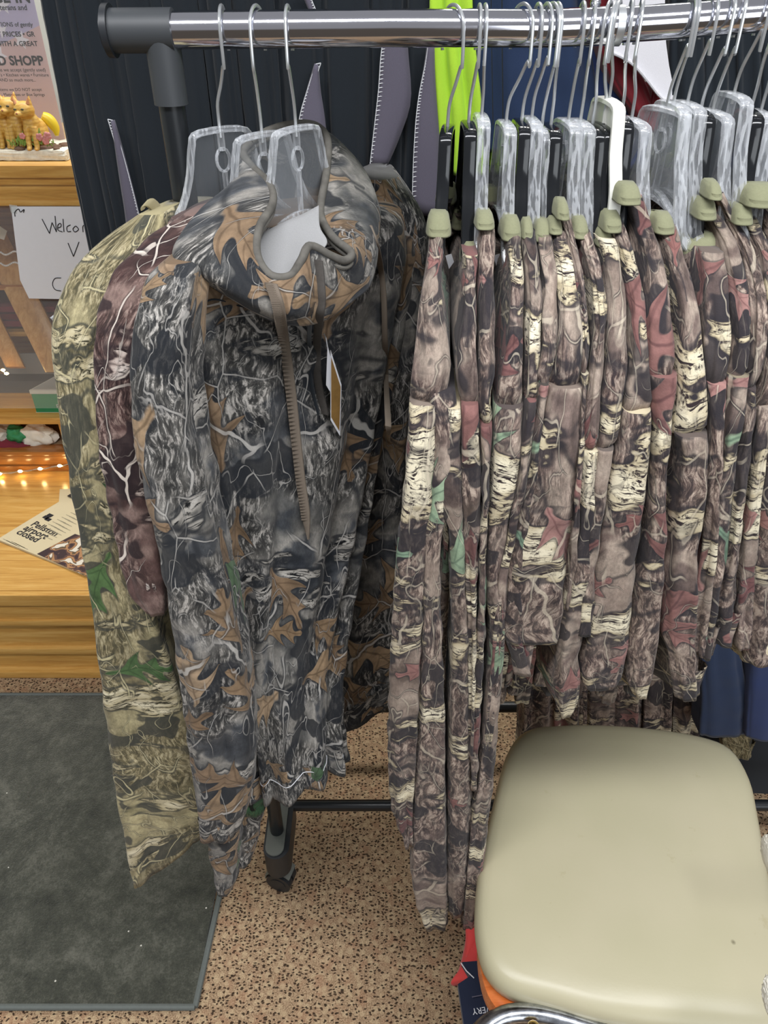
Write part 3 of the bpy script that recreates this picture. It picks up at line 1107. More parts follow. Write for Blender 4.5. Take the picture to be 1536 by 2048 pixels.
stt.build('printed_stars', 'faded_white', fy, smooth=False)

# kitten figurine
kb = at(50, 322, 2.04)
kx = lambda px_: at(px_, 260, 2.02).x
fig = thing('kitten_figurine', (kx(40), 2.02, ztop), 'resin figurine of sitting ginger kittens among flowers on a white stone base', 'figurine')
fb = MB()
zb1 = at(50, 299, 2.0).z
fb.box((kx(-60), 1.985, ztop + .0005), (kx(131), 2.13, zb1), bev=0.006)
o = fb.build('stone_base', 'stone_white', fig)
sb_ = o.modifiers.new('sub', 'SUBSURF'); sb_.levels = 4; sb_.render_levels = 4; sb_.subdivision_type = 'SIMPLE'
tx = bpy.data.textures.new('rough_stone', 'CLOUDS'); tx.noise_scale = 0.012
dm = o.modifiers.new('disp', 'DISPLACE'); dm.texture = tx; dm.strength = 0.008; dm.mid_level = 0.5
lumpy = MB()
rs = random.Random(3)
for i in range(26):
    lumpy.sphere(Vector((kx(rs.uniform(0, 126)), rs.uniform(1.995, 2.05), zb1 + 0.002)), rs.uniform(.006, .011), seg=8, sc=(1.3, 1, .6))
lumpy.build('soil_mound', 'soil', fig)


def kitten(px_, py_ears, pyb, face, Y, sc):
    """one sitting kitten as a single fused mesh"""
    x = kx(px_)
    ze = at(px_, py_ears, Y).z; zb2 = zb1
    h = ze - zb2
    m = MB()
    hx = face * 0.006
    m.sphere(Vector((x + face * -.004, Y + .012, zb2 + h * .28)), h * .27, seg=20, sc=(.9, .85, 1.15))
    m.sphere(Vector((x, Y, zb2 + h * .45)), h * .20, seg=20, sc=(.9, .8, 1.3))
    hc = Vector((x + hx, Y - .010, zb2 + h * .74))
    m.sphere(hc, h * .185, seg=20, sc=(1.12, .95, .92))
    m.sphere(hc + Vector((face * h * .08, -h * .15, -h * .06)), h * .075, seg=14, sc=(1.25, 1, .8))
    for s_ in (-1, 1):
        p0 = hc + Vector((s_ * h * .12, 0, h * .10))
        m.tube([p0, p0 + Vector((s_ * h * .045, .0, h * .17))], [h * .075, h * .008], 10)
        m.tube([Vector((x + s_ * h * .08, Y - h * .12, zb2 + h * .42)), Vector((x + s_ * h * .08, Y - h * .19, zb2 + h * .05))], [h * .07, h * .055], 10)
        m.sphere(Vector((x + s_ * h * .08, Y - h * .22, zb2 + h * .03)), h * .06, seg=12, sc=(1, 1.3, .6))
    o = m.build('kitten', 'kitten_resin', fig)
    rm = o.modifiers.new('fuse', 'REMESH'); rm.mode = 'VOXEL'; rm.voxel_size = 0.0018; rm.use_smooth_shade = True
    sm = o.modifiers.new('smooth', 'SMOOTH'); sm.iterations = 4; sm.factor = .5
    e = MB(); n_ = MB(); er = MB()
    for s_ in (-1, 1):
        e.sphere(hc + Vector((s_ * h * .075 + face * h * .05, -h * .165, h * .03)), h * .026, seg=10, sc=(1.3, .5, .8))
        p0 = hc + Vector((s_ * h * .125, -h * .045, h * .12))
        er.tube([p0, p0 + Vector((s_ * h * .035, -.001, h * .12))], [h * .045, h * .004], 8)
    e.build('eyes', 'cat_eye', o_parent(o, fig))
    n_.sphere(hc + Vector((face * h * .09, -h * .225, -h * .035)), h * .018, seg=8)
    n_.build('nose', 'cat_nose', o_parent(o, fig))
    er.build('inner_ear', 'ear_pink', o_parent(o, fig))
    return o


def o_parent(o, f):
    return o


kitten(7, 190, 290, .2, 2.035, 1)
kitten(33, 182, 290, -.6, 2.03, 1)
kitten(68, 190, 290, -.9, 2.015, 1)
kitten(-25, 186, 290, .4, 2.03, 1)
ky = MB()
tp = [at(84, 232, 2.05), at(98, 240, 2.055), at(110, 256, 2.055), at(114, 272, 2.05)]
ky.tube(spline(tp, 12), [0.004 + 0.010 * math.sin(PI * min(1, (i + 3) / 14)) for i in range(12)], 10)
plain('banana_yellow', '#e0c532', 0.35)
ky.build('yellow_flower_bud', 'banana_yellow', fig)
gr_ = MB()
for i in range(70):
    px_ = rs.uniform(20, 108)
    b0 = at(px_, rs.uniform(283, 294), 1.995)
    d = Vector((rs.uniform(-.008, .008), rs.uniform(-.006, .004), rs.uniform(.006, .016)))
    gr_.tube([b0, b0 + d * .6, b0 + d + Vector((0, 0, -.002))], [.0012, .0014, .0003], 5)
for px_, py_ in ((80, 262), (78, 256), (88, 264), (66, 268), (45, 262)):
    b0 = at(px_, py_ + 14, 1.995)
    gr_.tube([b0, at(px_, py_, 1.995)], [.003, .0008], 6)
gr_.build('grass_tufts', 'leaf_green', fig)
for i, (px_, py_, rr) in enumerate(((45, 272, .0075), (79, 274, .009), (95, 272, .010), (92, 282, .009))):
    fm = MB()
    c0 = at(px_, py_, 1.99)
    for k in range(5):
        a = k * 2 * PI / 5 + i
        fm.sphere(c0 + Vector((math.cos(a) * rr * .5, -.001, math.sin(a) * rr * .5)), rr * .5, seg=10, sc=(1, .5, 1))
    fm.build('pink_flower', 'petal_pink', fig)

# string lights along the back of the deck
sl = thing('string_lights', (-0.9, GY - .02, DZ), 'string of small warm white lights along the back of the oak deck', 'string lights')
wp = [at(-60, 953, GY - .03), at(0, 948, GY - .03), at(41, 943, GY - .025), at(81, 938, GY - .02), at(120, 932, GY - .02), at(160, 926, GY - .02), at(220, 935, GY - .02), at(290, 945, GY - .02)]
wm = MB(); wm.tube(spline(wp, 40), 0.0012, 6)
wm.tube([p + Vector((0, 0, .003 * math.sin(i * 1.3))) for i, p in enumerate(spline(wp, 40))], 0.001, 6)
wm.build('wire', 'wire', sl)
for i, p in enumerate(wp[:7]):
    MB().sphere(p + Vector((0, -.002, .002)), 0.0042, seg=12, sc=(1.6, 1, 1)).build('bulb', 'warm_bulb', sl)
s2 = thing('shelf_light_string', at(5, 745, 2.02), 'warm light bulbs at the left of the cabinet shelf beside the grey box', 'string lights')
for px_, py_ in ((6, 740), (13, 747), (-8, 742)):
    MB().sphere(at(px_, py_, 2.02), 0.004, seg=10, sc=(1.6, 1, 1)).build('bulb', 'warm_bulb', s2)
MB().tube([at(-30, 742, 2.02), at(2, 741, 2.02), at(14, 748, 2.02)], .0012, 6).build('wire', 'wire', s2)

# newspaper
npz = DZ + 0.001
A_, B_, C_, D_ = atz(-4, 1082, npz), atz(130, 1000, npz), atz(300, 1075, npz), atz(185, 1158, npz)
nw = thing('newspaper', atz(120, 1080, npz), 'folded newspaper lying on the oak deck under the hanging camouflage sleeves', 'newspaper')
MB().poly([A_, D_, C_, B_], (0, 0, 1), 0.006).build('folded_pages', 'newsprint', nw, smooth=False)
MB().poly([atz(118, 1010, npz), atz(150, 1060, npz), atz(200, 1010, npz), atz(160, 978, npz), atz(120, 980, npz)], (0, 0, 1), 0.003).build('rear_page', 'newsprint', nw, smooth=False)
npt = npz + 0.0065
ph_ = [atz(74, 1108, npt), atz(172, 1152, npt), atz(250, 1100, npt), atz(150, 1068, npt)]
MB().poly(ph_, (0, 0, 1), 0.0004).build('news_photo', 'news_photo', nw, smooth=False)
td = (atz(97, 1060, npt) - atz(64, 1045, npt)).normalized()
tu = Vector((-td.y, td.x, 0))
for px_, py_, txt, sz in ((60, 1050, 'Pellston', 0.031), (45, 1058, 'airport', 0.031), (31, 1066, 'closed', 0.031)):
    text_obj('headline', txt, atz(px_, py_, npt), td, tu, sz, 'ink', nw, .0001, .0006)
nm_ = MB()
for i in range(26):
    px_, py_ = 96 + (i % 7) * 9, 1072 - (i % 7) * 4.6 - 0
    k = i // 7
    c0 = atz(px_ - k * 3, py_ - 24 + k * 8, npt)
    nm_.box(Vector((0, 0, 0)), Vector((.034, .0016, .0003)), Matrix.Translation(c0) @ Matrix.Rotation(math.atan2(td.y, td.x), 4, 'Z'))
for i in range(8):
    c0 = atz(6 + (i % 4) * 6 + (i // 4) * 16, 1078 - (i % 4) * -3 + (i // 4) * 5, npt)
    nm_.box(Vector((0, 0, 0)), Vector((.03, .0016, .0003)), Matrix.Translation(c0) @ Matrix.Rotation(math.atan2(td.y, td.x), 4, 'Z'))
nm_.build('column_text', 'news_grey', nw, smooth=False)
lg = MB()
for px_, py_ in ((84, 1035), (92, 1031), (88, 1039), (134, 992)):
    lg.box(Vector((0, 0, 0)), Vector((.018, .012, .0004)), Matrix.Translation(atz(px_, py_, npt)) @ Matrix.Rotation(math.atan2(td.y, td.x), 4, 'Z'))
lg.build('masthead_logo', 'ink', nw, smooth=False)

# ================================================================== GARMENT RACK
RY = 0.85
rail_px = [(340, 61), (860, 61), (1100, 57), (1238, 51)]
rail_px2 = [(1200, 52.5), (1360, 42), (1536, 28), (1700, 14), (1860, 0)]
rp1 = [at(x, y, RY) for x, y in rail_px]
rp2 = [at(x, y, RY) for x, y in rail_px2]
rp2.append(rp2[-1] + (rp2[-1] - rp2[-2]).normalized() * .5)
zrail = rp1[0].z
RR_ = 0.0158
rack = thing('clothes_rack', (-0.215, RY, 0), 'chrome-railed black clothes rack holding the camouflage clothes', 'clothes rack')
MB().tube([(rp1[0] + (rp1[-1] - rp1[0]) * t) for t in (0, .25, .5)] + rp1[2:], RR_, 32).build('rail', 'chrome', rack)
MB().tube(rp2, RR_ * .93, 32).build('extension_rail', 'chrome', rack)
cl_ = at(1236, 51, RY)
MB().tube([cl_ - Vector((.004, 0, 0)), cl_ + Vector((.003, 0, 0))], RR_ * 1.07, 24).build('joint_collar', 'wire', rack)
bolt = at(1190, 14, RY + .006)
bl = MB(); bl.tube([bolt - Vector((0, 0, .012)), bolt + Vector((0, 0, .002))], .003, 10); bl.sphere(bolt + Vector((0, 0, .003)), .0052, seg=12)
bl.build('locking_screw', 'chrome', rack)
cn = MB()
ca_, cb_ = at(222, 62, RY), at(349, 61, RY)
cn.tube([ca_, cb_], 0.0185, 28)
ux = at(322, 62, RY).x
cn.tube([Vector((ux, RY, zrail - .004)), Vector((ux, RY, zrail - .062))], 0.0165, 24)
cn.build('rail_connector', 'grey_plastic', rack)
ec = MB(); ec.tube([ca_ - Vector((.004, 0, 0)), ca_ + Vector((.002, 0, 0))], 0.0222, 28)
ec.tube([ca_ - Vector((.006, 0, 0)), ca_ - Vector((.003, 0, 0))], 0.018, 28)
ec.build('end_cap', 'black_plastic', rack)
MB().tube([Vector((ux, RY, zrail - .06)), Vector((ux, RY, 0.16))], 0.0130, 20).build('upright', 'black_tube', rack)
def stadium(cx_, y0, y1, w_, z):
    r_ = w_ / 2
    P_ = [Vector((cx_ + r_ * math.cos(a), y0 + r_ + -r_ * math.sin(a), z)) for a in [PI * k / 10 for k in range(11)]]
    P_ += [Vector((cx_ - r_ * math.cos(a), y1 - r_ + r_ * math.sin(a), z)) for a in [PI * k / 10 for k in range(11)]]
    return P_


fx = ux + .002
ft = MB()
ft.poly(stadium(fx, .792, .945, .050, .098), (0, 0, 1), .068)
ft.poly(stadium(fx, .797, .940, .042, .090), (0, 0, 1), .012)
ft.build('foot_socket', 'black_plastic', rack)
MB().poly(stadium(fx - .003, .798, .935, .036, .1658), (0, 0, 1), .004).build('foot_face_plate', 'foot_grey_plastic', rack)


def caster(cx_, cy_):
    ax = Vector((-.30, -.95, 0)).normalized()
    c_ = Vector((cx_, cy_, .0262))
    cs_ = MB()
    cs_.tube([c_ + ax * .002, c_ + ax * .018], .026, 32)
    cs_.tube([c_ - ax * .018, c_ - ax * .002], .026, 32)
    cs_.tube([c_ - ax * .019, c_ + ax * .019], .016, 24)
    cs_.build('caster_wheel', 'black_plastic', rack)
    h_ = MB(); h_.tube([(cx_ + .006, cy_ + .006, .098), (cx_ + .006, cy_ + .006, .05)], .014, 18)
    pr_ = Vector((-ax.y, ax.x, 0))
    ring = [c_ - pr_ * math.cos(a) * -.030 + Vector((0, 0, math.sin(a) * .030)) for a in [PI * (.10 + .62 * k / 8) for k in range(9)]]
    ring2 = [c_ - pr_ * math.cos(a) * .030 + Vector((0, 0, math.sin(a) * .030)) for a in [PI * (-.02 + .80 * k / 8) for k in range(9)]]
    h_.ribbon([p - ax * .004 for p in ring2], ax, .034, .004)
    h_.build('caster_fork', 'foot_grey_plastic', rack)


caster(at(566, 1755, .83).x - .004, .835)
MB().tube([Vector((ux + .02, .912, .158)), Vector((.99, .912, .158))], .0115, 18).build('lower_bar', 'black_tube', rack)
xb_ = ux + .03
MB().tube([Vector((xb_ - .01, 1.165, .158)), Vector((.99, 1.165, .158))], .013, 18).build('lower_bar', 'black_tube', rack)
MB().tube([Vector((ux, .93, .135)), Vector((xb_ - .01, 1.10, .140)), Vector((xb_ - .01, 1.2, .14))], .014, 16).build('side_bar', 'black_tube', rack)
MB().tube([Vector((xb_ - .01, 1.2, .17)), Vector((xb_ - .01, 1.2, .05))], .016, 16).build('rear_foot', 'black_plastic', rack)
caster(xb_ - .01, 1.19)
rx = rp2[-1].x - .01
MB().tube([Vector((rx, RY, rp2[-1].z + .02)), Vector((rx, RY, 0.02))], .013, 16).build('upright', 'black_tube', rack)
MB().tube([Vector((rx, RY - .05, .02)), Vector((rx, 1.25, .02))], .018, 16).build('floor_foot', 'black_plastic', rack)

def Yf(py, shift=0.0):
    return float(np.interp(py, [420, 500, 600, 700, 860, 1000, 1270, 1850], [.79, .745, .685, .650, .620, .610, .605, .600])) + shift


SH = [
 dict(kind='long', label='long-sleeved brown camouflage shirt, leftmost of the packed row beside the hoodie', seam=800, collar=(853, 902, 430, 462), xt=893,
      strip=[(445, 862, 892), (470, 859, 886), (500, 857, 884), (540, 852, 881), (570, 848, 880), (600, 842, 883), (640, 835, 889), (700, 828, 899), (760, 822, 907), (800, 818, 880),
             (860, 815, 872), (900, 812, 868), (1000, 804, 868), (1050, 796, 858), (1150, 787, 852), (1300, 778, 844), (1450, 775, 838), (1550, 778, 832), (1600, 783, 826), (1645, 798, 824), (1672, 813, 823)],
      body_strip=[(770, 850, 908), (820, 862, 912), (900, 866, 918), (1050, 846, 880), (1150, 845, 876), (1300, 843, 883), (1450, 838, 889), (1550, 828, 889), (1650, 823, 893), (1750, 822, 896), (1800, 832, 897), (1842, 854, 893)]),
 dict(kind='long', label='long-sleeved brown camouflage shirt with a pale green collar patch, second of the packed row', seam=800, collar=(921, 955, 487, 516), xt=937,
      strip=[(500, 926, 953), (520, 928, 953), (560, 928, 950), (600, 927, 949), (640, 922, 950), (680, 912, 951), (720, 906, 953), (760, 914, 955), (800, 921, 956), (860, 921, 957), (900, 920, 959), (960, 921, 961),
             (1000, 924, 961), (1050, 925, 957), (1100, 927, 955), (1150, 930, 953), (1250, 936, 952), (1400, 935, 950), (1500, 932, 948)],
      body_strip=[(800, 885, 921), (900, 873, 922), (1000, 880, 925), (1050, 898, 930), (1150, 900, 930), (1250, 904, 937), (1350, 900, 939), (1500, 898, 941), (1600, 898, 940), (1700, 896, 937), (1770, 895, 932), (1815, 900, 924)]),
 dict(kind='long', label='slim brown camouflage shirt with an orange-red leaf below its collar, third of the packed row', seam=842, collar=(950, 988, 428, 447), xt=963,
      strip=[(440, 955, 984), (460, 956, 986), (540, 959, 986), (600, 959, 987), (660, 956, 986), (700, 953, 984), (760, 955, 982), (800, 957, 981), (840, 958, 981), (900, 960, 979), (960, 962, 977), (1000, 961, 975),
             (1060, 957, 972), (1110, 955, 971), (1200, 955, 970), (1300, 950, 966), (1400, 945, 960), (1500, 942, 956), (1560, 942, 952)]),
 dict(kind='long', label='long-sleeved camouflage shirt with grey bark down its sleeve, fourth of the packed row', seam=806, collar=(1003, 1042, 438, 470), xt=1012,
      strip=[(455, 1012, 1038), (470, 1012, 1040), (500, 1018, 1041), (560, 1019, 1044), (620, 1017, 1044), (660, 1014, 1042), (700, 1009, 1041), (740, 1000, 1042), (760, 993, 1042), (800, 990, 1043), (840, 985, 1043),
             (900, 982, 1040), (960, 979, 1031), (1000, 977, 1022), (1050, 974, 1012), (1100, 970, 1004), (1150, 969, 1001), (1220, 976, 1006), (1270, 978, 1008), (1350, 970, 1000), (1465, 962, 991), (1560, 951, 983), (1650, 936, 972), (1750, 929, 962), (1800, 925, 955), (1839, 924, 947)]),
 dict(kind='tee', label='slim camouflage shirt with pale green leaf under its olive collar, fifth of the packed row', seam=792, collar=(1042, 1066, 442, 466), xt=1043,
      strip=[(455, 1042, 1066), (470, 1043, 1070), (520, 1048, 1076), (560, 1052, 1079), (600, 1054, 1080), (640, 1053, 1078), (680, 1048, 1076), (740, 1050, 1075), (780, 1047, 1071), (840, 1042, 1066), (900, 1037, 1058),
             (960, 1028, 1052), (1050, 1010, 1034), (1100, 1000, 1020), (1200, 988, 1008), (1270, 984, 1004), (1400, 972, 992), (1480, 965, 985)]),
 dict(kind='tee', label='camouflage shirt with cream birch bark along its shoulder, sixth of the packed row', seam=760, collar=(1068, 1101, 445, 472), xt=1063,
      strip=[(460, 1070, 1099), (475, 1075, 1103), (520, 1081, 1107), (560, 1085, 1110), (600, 1085, 1112), (640, 1083, 1110), (700, 1079, 1106), (760, 1071, 1094), (820, 1066, 1084), (900, 1058, 1075), (1000, 1040, 1060), (1100, 1020, 1045), (1260, 1010, 1040), (1330, 1025, 1060)]),
 dict(kind='tee', label='camouflage shirt whose short sleeve hangs widest, with red leaves above its hem', seam=766, collar=(1096, 1124, 440, 456), xt=1083,
      strip=[(455, 1102, 1126), (500, 1105, 1143), (550, 1113, 1150), (600, 1116, 1160), (650, 1115, 1166), (700, 1107, 1165), (740, 1098, 1164), (760, 1092, 1164), (800, 1080, 1163), (860, 1063, 1160), (920, 1050, 1155),
             (1000, 1034, 1148), (1060, 1020, 1140), (1100, 1008, 1136), (1200, 998, 1133), (1250, 986, 1128), (1268, 1000, 1120)]),
 dict(kind='tee', label='slim camouflage shirt tucked behind the wide red-leaf sleeve', seam=740, collar=(1112, 1138, 405, 428), xt=1101,
      strip=[(420, 1114, 1137), (430, 1120, 1138), (500, 1132, 1152), (560, 1150, 1166), (640, 1155, 1173), (700, 1157, 1173), (760, 1156, 1168), (900, 1148, 1162), (1000, 1142, 1156), (1200, 1125, 1142)]),
 dict(kind='tee', label='camouflage shirt with pink-brown shoulder, its sleeve ending in a fanned hem', seam=893, collar=(1143, 1176, 440, 465), xt=1136,
      strip=[(455, 1148, 1176), (470, 1155, 1183), (520, 1172, 1198), (560, 1180, 1203), (600, 1183, 1210), (640, 1186, 1209), (680, 1180, 1203), (720, 1174, 1201), (800, 1165, 1195), (860, 1162, 1193), (900, 1160, 1191),
             (1000, 1150, 1187), (1050, 1144, 1185), (1120, 1135, 1183), (1200, 1120, 1172), (1300, 1108, 1152), (1350, 1105, 1160), (1395, 1107, 1152), (1412, 1115, 1140)]),
 dict(kind='tee', label='camouflage shirt with plain charcoal shoulder and curved birch limb', seam=890, collar=(1191, 1226, 458, 482), xt=1160,
      strip=[(470, 1194, 1226), (490, 1200, 1230), (540, 1210, 1240), (560, 1213, 1243), (600, 1215, 1247), (650, 1213, 1248), (700, 1205, 1247), (740, 1202, 1247), (780, 1195, 1245), (820, 1193, 1238), (860, 1192, 1230), (900, 1183, 1222),
             (950, 1180, 1213), (1000, 1177, 1205), (1100, 1165, 1190), (1250, 1150, 1180)]),
 dict(kind='tee', label='camouflage shirt with cream birch shoulder and green leaf on its sleeve', seam=815, collar=(1204, 1242, 427, 453), xt=1184,
      strip=[(440, 1210, 1241), (455, 1219, 1245), (500, 1235, 1262), (540, 1247, 1272), (580, 1255, 1280), (620, 1258, 1284), (680, 1256, 1287), (720, 1251, 1290), (760, 1246, 1295), (810, 1240, 1298), (830, 1238, 1300),
             (900, 1222, 1295), (1000, 1207, 1285), (1100, 1190, 1268), (1150, 1180, 1263), (1200, 1172, 1257), (1300, 1160, 1247), (1340, 1155, 1240), (1360, 1165, 1226)]),
 dict(kind='tee', label='camouflage shirt on the white hanger with wide bark shoulder', seam=745, collar=(1233, 1281, 372, 398), xt=1217,
      strip=[(385, 1238, 1278), (400, 1245, 1285), (450, 1262, 1302), (500, 1283, 1318), (540, 1287, 1328), (600, 1287, 1335), (650, 1285, 1341), (700, 1285, 1346), (750, 1290, 1348), (800, 1300, 1345), (860, 1304, 1337),
             (900, 1298, 1331), (1000, 1292, 1328), (1060, 1288, 1330), (1150, 1268, 1325), (1200, 1262, 1322), (1300, 1252, 1312), (1350, 1253, 1298), (1375, 1262, 1290)]),
 dict(kind='tee', label='camouflage shirt left of the drooping collar, sleeve hem folded and flipped up', seam=862, collar=(1307, 1347, 432, 456), xt=1262,
      strip=[(445, 1311, 1345), (470, 1318, 1352), (520, 1332, 1368), (560, 1348, 1378), (600, 1354, 1388), (640, 1358, 1395), (680, 1352, 1400), (720, 1350, 1402), (760, 1350, 1407), (800, 1344, 1411), (840, 1340, 1412), (900, 1352, 1412),
             (950, 1345, 1410), (1000, 1338, 1408), (1100, 1330, 1388), (1150, 1322, 1395), (1250, 1318, 1393), (1300, 1335, 1390), (1380, 1348, 1392)]),
 dict(kind='tee', label='camouflage shirt with the drooping olive collar pulled sideways', seam=760, collar=(1366, 1441, 470, 505), xt=1332,
      strip=[(495, 1395, 1440), (510, 1400, 1443), (560, 1404, 1448), (600, 1405, 1452), (660, 1405, 1454), (700, 1403, 1450), (740, 1407, 1447), (780, 1410, 1444), (840, 1412, 1440), (900, 1410, 1436), (1000, 1406, 1430), (1100, 1400, 1422), (1200, 1385, 1412), (1290, 1380, 1405)]),
 dict(kind='tee', label='camouflage shirt with soft grey-green shoulder behind the drooping collar', seam=745, collar=(1390, 1432, 400, 428), xt=1374,
      strip=[(415, 1398, 1430), (440, 1415, 1452), (480, 1439, 1470), (520, 1446, 1482), (560, 1455, 1490), (620, 1462, 1495), (700, 1459, 1495), (740, 1448, 1491), (780, 1445, 1487), (840, 1440, 1480), (880, 1437, 1469), (940, 1425, 1463),
             (1000, 1418, 1458), (1100, 1410, 1447), (1150, 1405, 1441), (1250, 1395, 1425), (1295, 1390, 1418)]),
 dict(kind='tee', label='slim blurred-bark camouflage shirt on the black hanger beyond the gap', seam=770, collar=(1411, 1442, 367, 388), xt=1400,
      strip=[(378, 1416, 1440), (390, 1425, 1446), (440, 1447, 1470), (470, 1464, 1490), (500, 1480, 1505), (560, 1492, 1520), (620, 1497, 1528), (680, 1494, 1526), (720, 1490, 1518), (760, 1485, 1504), (840, 1475, 1499), (900, 1465, 1491),
             (1000, 1455, 1479), (1100, 1445, 1469), (1150, 1430, 1464), (1200, 1420, 1465), (1270, 1418, 1462)]),
 dict(kind='tee', label='camouflage shirt with golden-cream bark shoulder near the right edge', seam=805, collar=(1464, 1504, 412, 438), xt=1424,
      strip=[(425, 1470, 1502), (440, 1484, 1515), (480, 1503, 1530), (520, 1515, 1542), (600, 1526, 1552), (700, 1528, 1554), (760, 1508, 1545), (800, 1504, 1538), (860, 1498, 1530), (960, 1488, 1514), (1060, 1475, 1502), (1150, 1464, 1496), (1250, 1460, 1490), (1280, 1462, 1486)]),
 dict(kind='tee', label='rightmost camouflage shirt with a dark patch under its wide olive collar', seam=860, collar=(1490, 1560, 374, 404), xt=1467,
      strip=[(390, 1500, 1550), (420, 1506, 1562), (500, 1540, 1590), (600, 1556, 1606), (700, 1560, 1612), (800, 1546, 1602), (860, 1530, 1596), (900, 1518, 1590), (1000, 1505, 1585), (1100, 1490, 1580), (1200, 1478, 1572), (1310, 1480, 1560)]),
]

# ================================================================== HANGERS
HPROF = [(0.024, 0.0), (0.033, -0.012), (0.040, -0.040), (0.055, -0.070), (0.085, -0.095), (0.14, -0.120), (0.205, -0.150)]


def hanger(label, xt, yt, xf, xe, mat, end=None, armend=None, wth=0.0125, group='clothes hangers on the chrome rail', armpx=None, kinkdir=None, yaw=None,
           hw=1.0, name='clothes_hanger', curl=True, zdrop=0.0):
    """xt,yt: pixel of the plastic top; xf: pixel of the wire in front of the rail; xe: pixel of its far end.
    armpx: (px,py) of the near arm where it enters the collar -> sets the yaw"""
    T = at(xt, yt, RY)
    if armpx is not None:
        q_ = at(armpx[0], armpx[1], RY - .075)
        dirv = Vector((q_.x - T.x, -.075, 0)).normalized()
    else:
        dirv = Vector((math.cos(yaw), math.sin(yaw), 0))
    wdir = Vector((-dirv.y, dirv.x, 0))
    root = thing(name, (T.x, T.y, T.z - .16), label, 'clothes hanger', group)
    d2 = dirv
    if armpx is not None:
        best = min(SH, key=lambda d_: abs((d_['collar'][0] + d_['collar'][1]) / 2 - armpx[0]) + .5 * abs(d_['collar'][3] - armpx[1]))
        aa = np.array(best['strip'], dtype=float)
        yy = best['collar'][3] + 60
        xx = (np.interp(yy, aa[:, 0], aa[:, 1]) + np.interp(yy, aa[:, 0], aa[:, 2])) / 2
        knee = T + dirv * .075
        tgt = at(xx, yy, Yf(yy) + .022)
        d2 = Vector((tgt.x - knee.x, min(-.02, tgt.y - knee.y), 0)).normalized()

    def P(s_, z_):
        if s_ > .07:
            return T + dirv * .07 + d2 * (s_ - .07) + Vector((0, 0, z_))
        if s_ < -.07:
            return T - dirv * .07 + d2 * (s_ + .07) + Vector((0, 0, z_))
        return T + dirv * s_ + Vector((0, 0, z_))
    body = MB()
    k_ = lambda s_: s_ if s_ < .06 else .055 + (s_ - .055) * ((.205 * hw - .055) / .15)
    prof = [(-k_(s_), z_) for s_, z_ in HPROF[::-1]] + [(k_(s_), z_) for s_, z_ in HPROF]
    sp_h = spline2(prof, 46)
    body.ribbon([P(s_, z_) for s_, z_ in sp_h], wdir, [wth * (1 if abs(s_) < .085 else .6) for s_, z_ in sp_h], 0.0055)
    low = [(-k_(.205), -.158), (-k_(.14), -.134), (-k_(.085), -.113), (-.05, -.094), (-.022, -.083), (0, -.080), (.022, -.083), (.05, -.094), (k_(.085), -.113), (k_(.14), -.134), (k_(.205), -.158)]
    body.ribbon([P(s_, z_) for s_, z_ in spline2(low, 30)], wdir, wth * .6, 0.0045)
    # thin web between the ribs
    up_ = spline2([(s_, z_) for s_, z_ in prof], 41)
    lo_ = spline2(low, 41)
    V, Fc = [], []
    for (a, b) in zip(up_, lo_):
        for k in (-1, 1):
            V.append(P(*a) + wdir * k * .0012); V.append(P(*b) + wdir * k * .0012)
    for i in range(40):
        j = i * 4
        Fc += [(j, j + 4, j + 5, j + 1), (j + 2, j + 3, j + 7, j + 6)]
    body.build('hanger_body', mat, root)
    MB().add(V, Fc).build('hanger_web', 'clear_sheet' if mat == 'clear_plastic' else mat, root)
    # socket ring for the wire
    so = MB()
    so.tube([P(0, .001), P(0, -.018)], .0038, 10)
    rg = [P(.0075 * math.cos(a), -.027 + .011 * math.sin(a)) for a in [k * 2 * PI / 14 for k in range(15)]]
    so.tube(rg, .0017, 8, caps=False)
    so.tube([P(0, -.038), P(0, -.078)], .0030, 8)
    so.build('hook_socket', mat, root)
    # wire hook
    yf = RY - .0215
    pf = at(xf, 60, yf)
    xr_at = rail_at(pf.x)
    pe = at(xe, 72, RY + .0215)
    cxx = (pf.x + pe.x) / 2
    hd_ = Vector((pf.x - cxx, -.0215, 0))
    Rz = RR_ + .0035
    cz = xr_at + (.0215 - RR_ if False else 0.0)
    lenh = hd_.length
    cpt = Vector((cxx, RY, cz))
    wp_ = [P(0, -.006), P(0, .012)]
    kk = T + Vector((0, 0, .045))
    zk = T.z + .5 * (cz - T.z)
    dxk = pf.x - T.x
    wp_ += [Vector((T.x + dxk * .10, RY - .003, T.z + .026)), Vector((T.x + dxk * .55, RY - .010, T.z + .043)), Vector((T.x + dxk * .90, yf + .003, T.z + .058))]
    wp_ += [Vector((pf.x + .0, yf, cz - .028)), Vector((pf.x, yf, cz - .008))]
    arc = []
    for k in range(1, 9):
        a = PI * (k / 9.0)
        arc.append(cpt + hd_ * math.cos(a) + Vector((0, 0, 1)) * math.sin(a) * (Rz + .0005))
    wp_ += arc
    wp_ += [cpt - hd_ * 1.0 + Vector((0, 0, -.006)), cpt - hd_ * .9 + Vector((0, 0, -.018))]
    MB().tube(spline(wp_, 64), .00165, 8).build('wire_hook', 'wire', root)
    return root


def rail_at(x):
    pts = rp1[:-1] + rp2
    for a, b in zip(pts[:-1], pts[1:]):
        if a.x <= x <= b.x:
            return a.z + (b.z - a.z) * (x - a.x) / (b.x - a.x)
    return pts[0].z if x < pts[0].x else pts[-1].z


def spline2(pts, n):
    return [(v.x, v.y) for v in spline([Vector((a, b, 0)) for a, b in pts], n)]


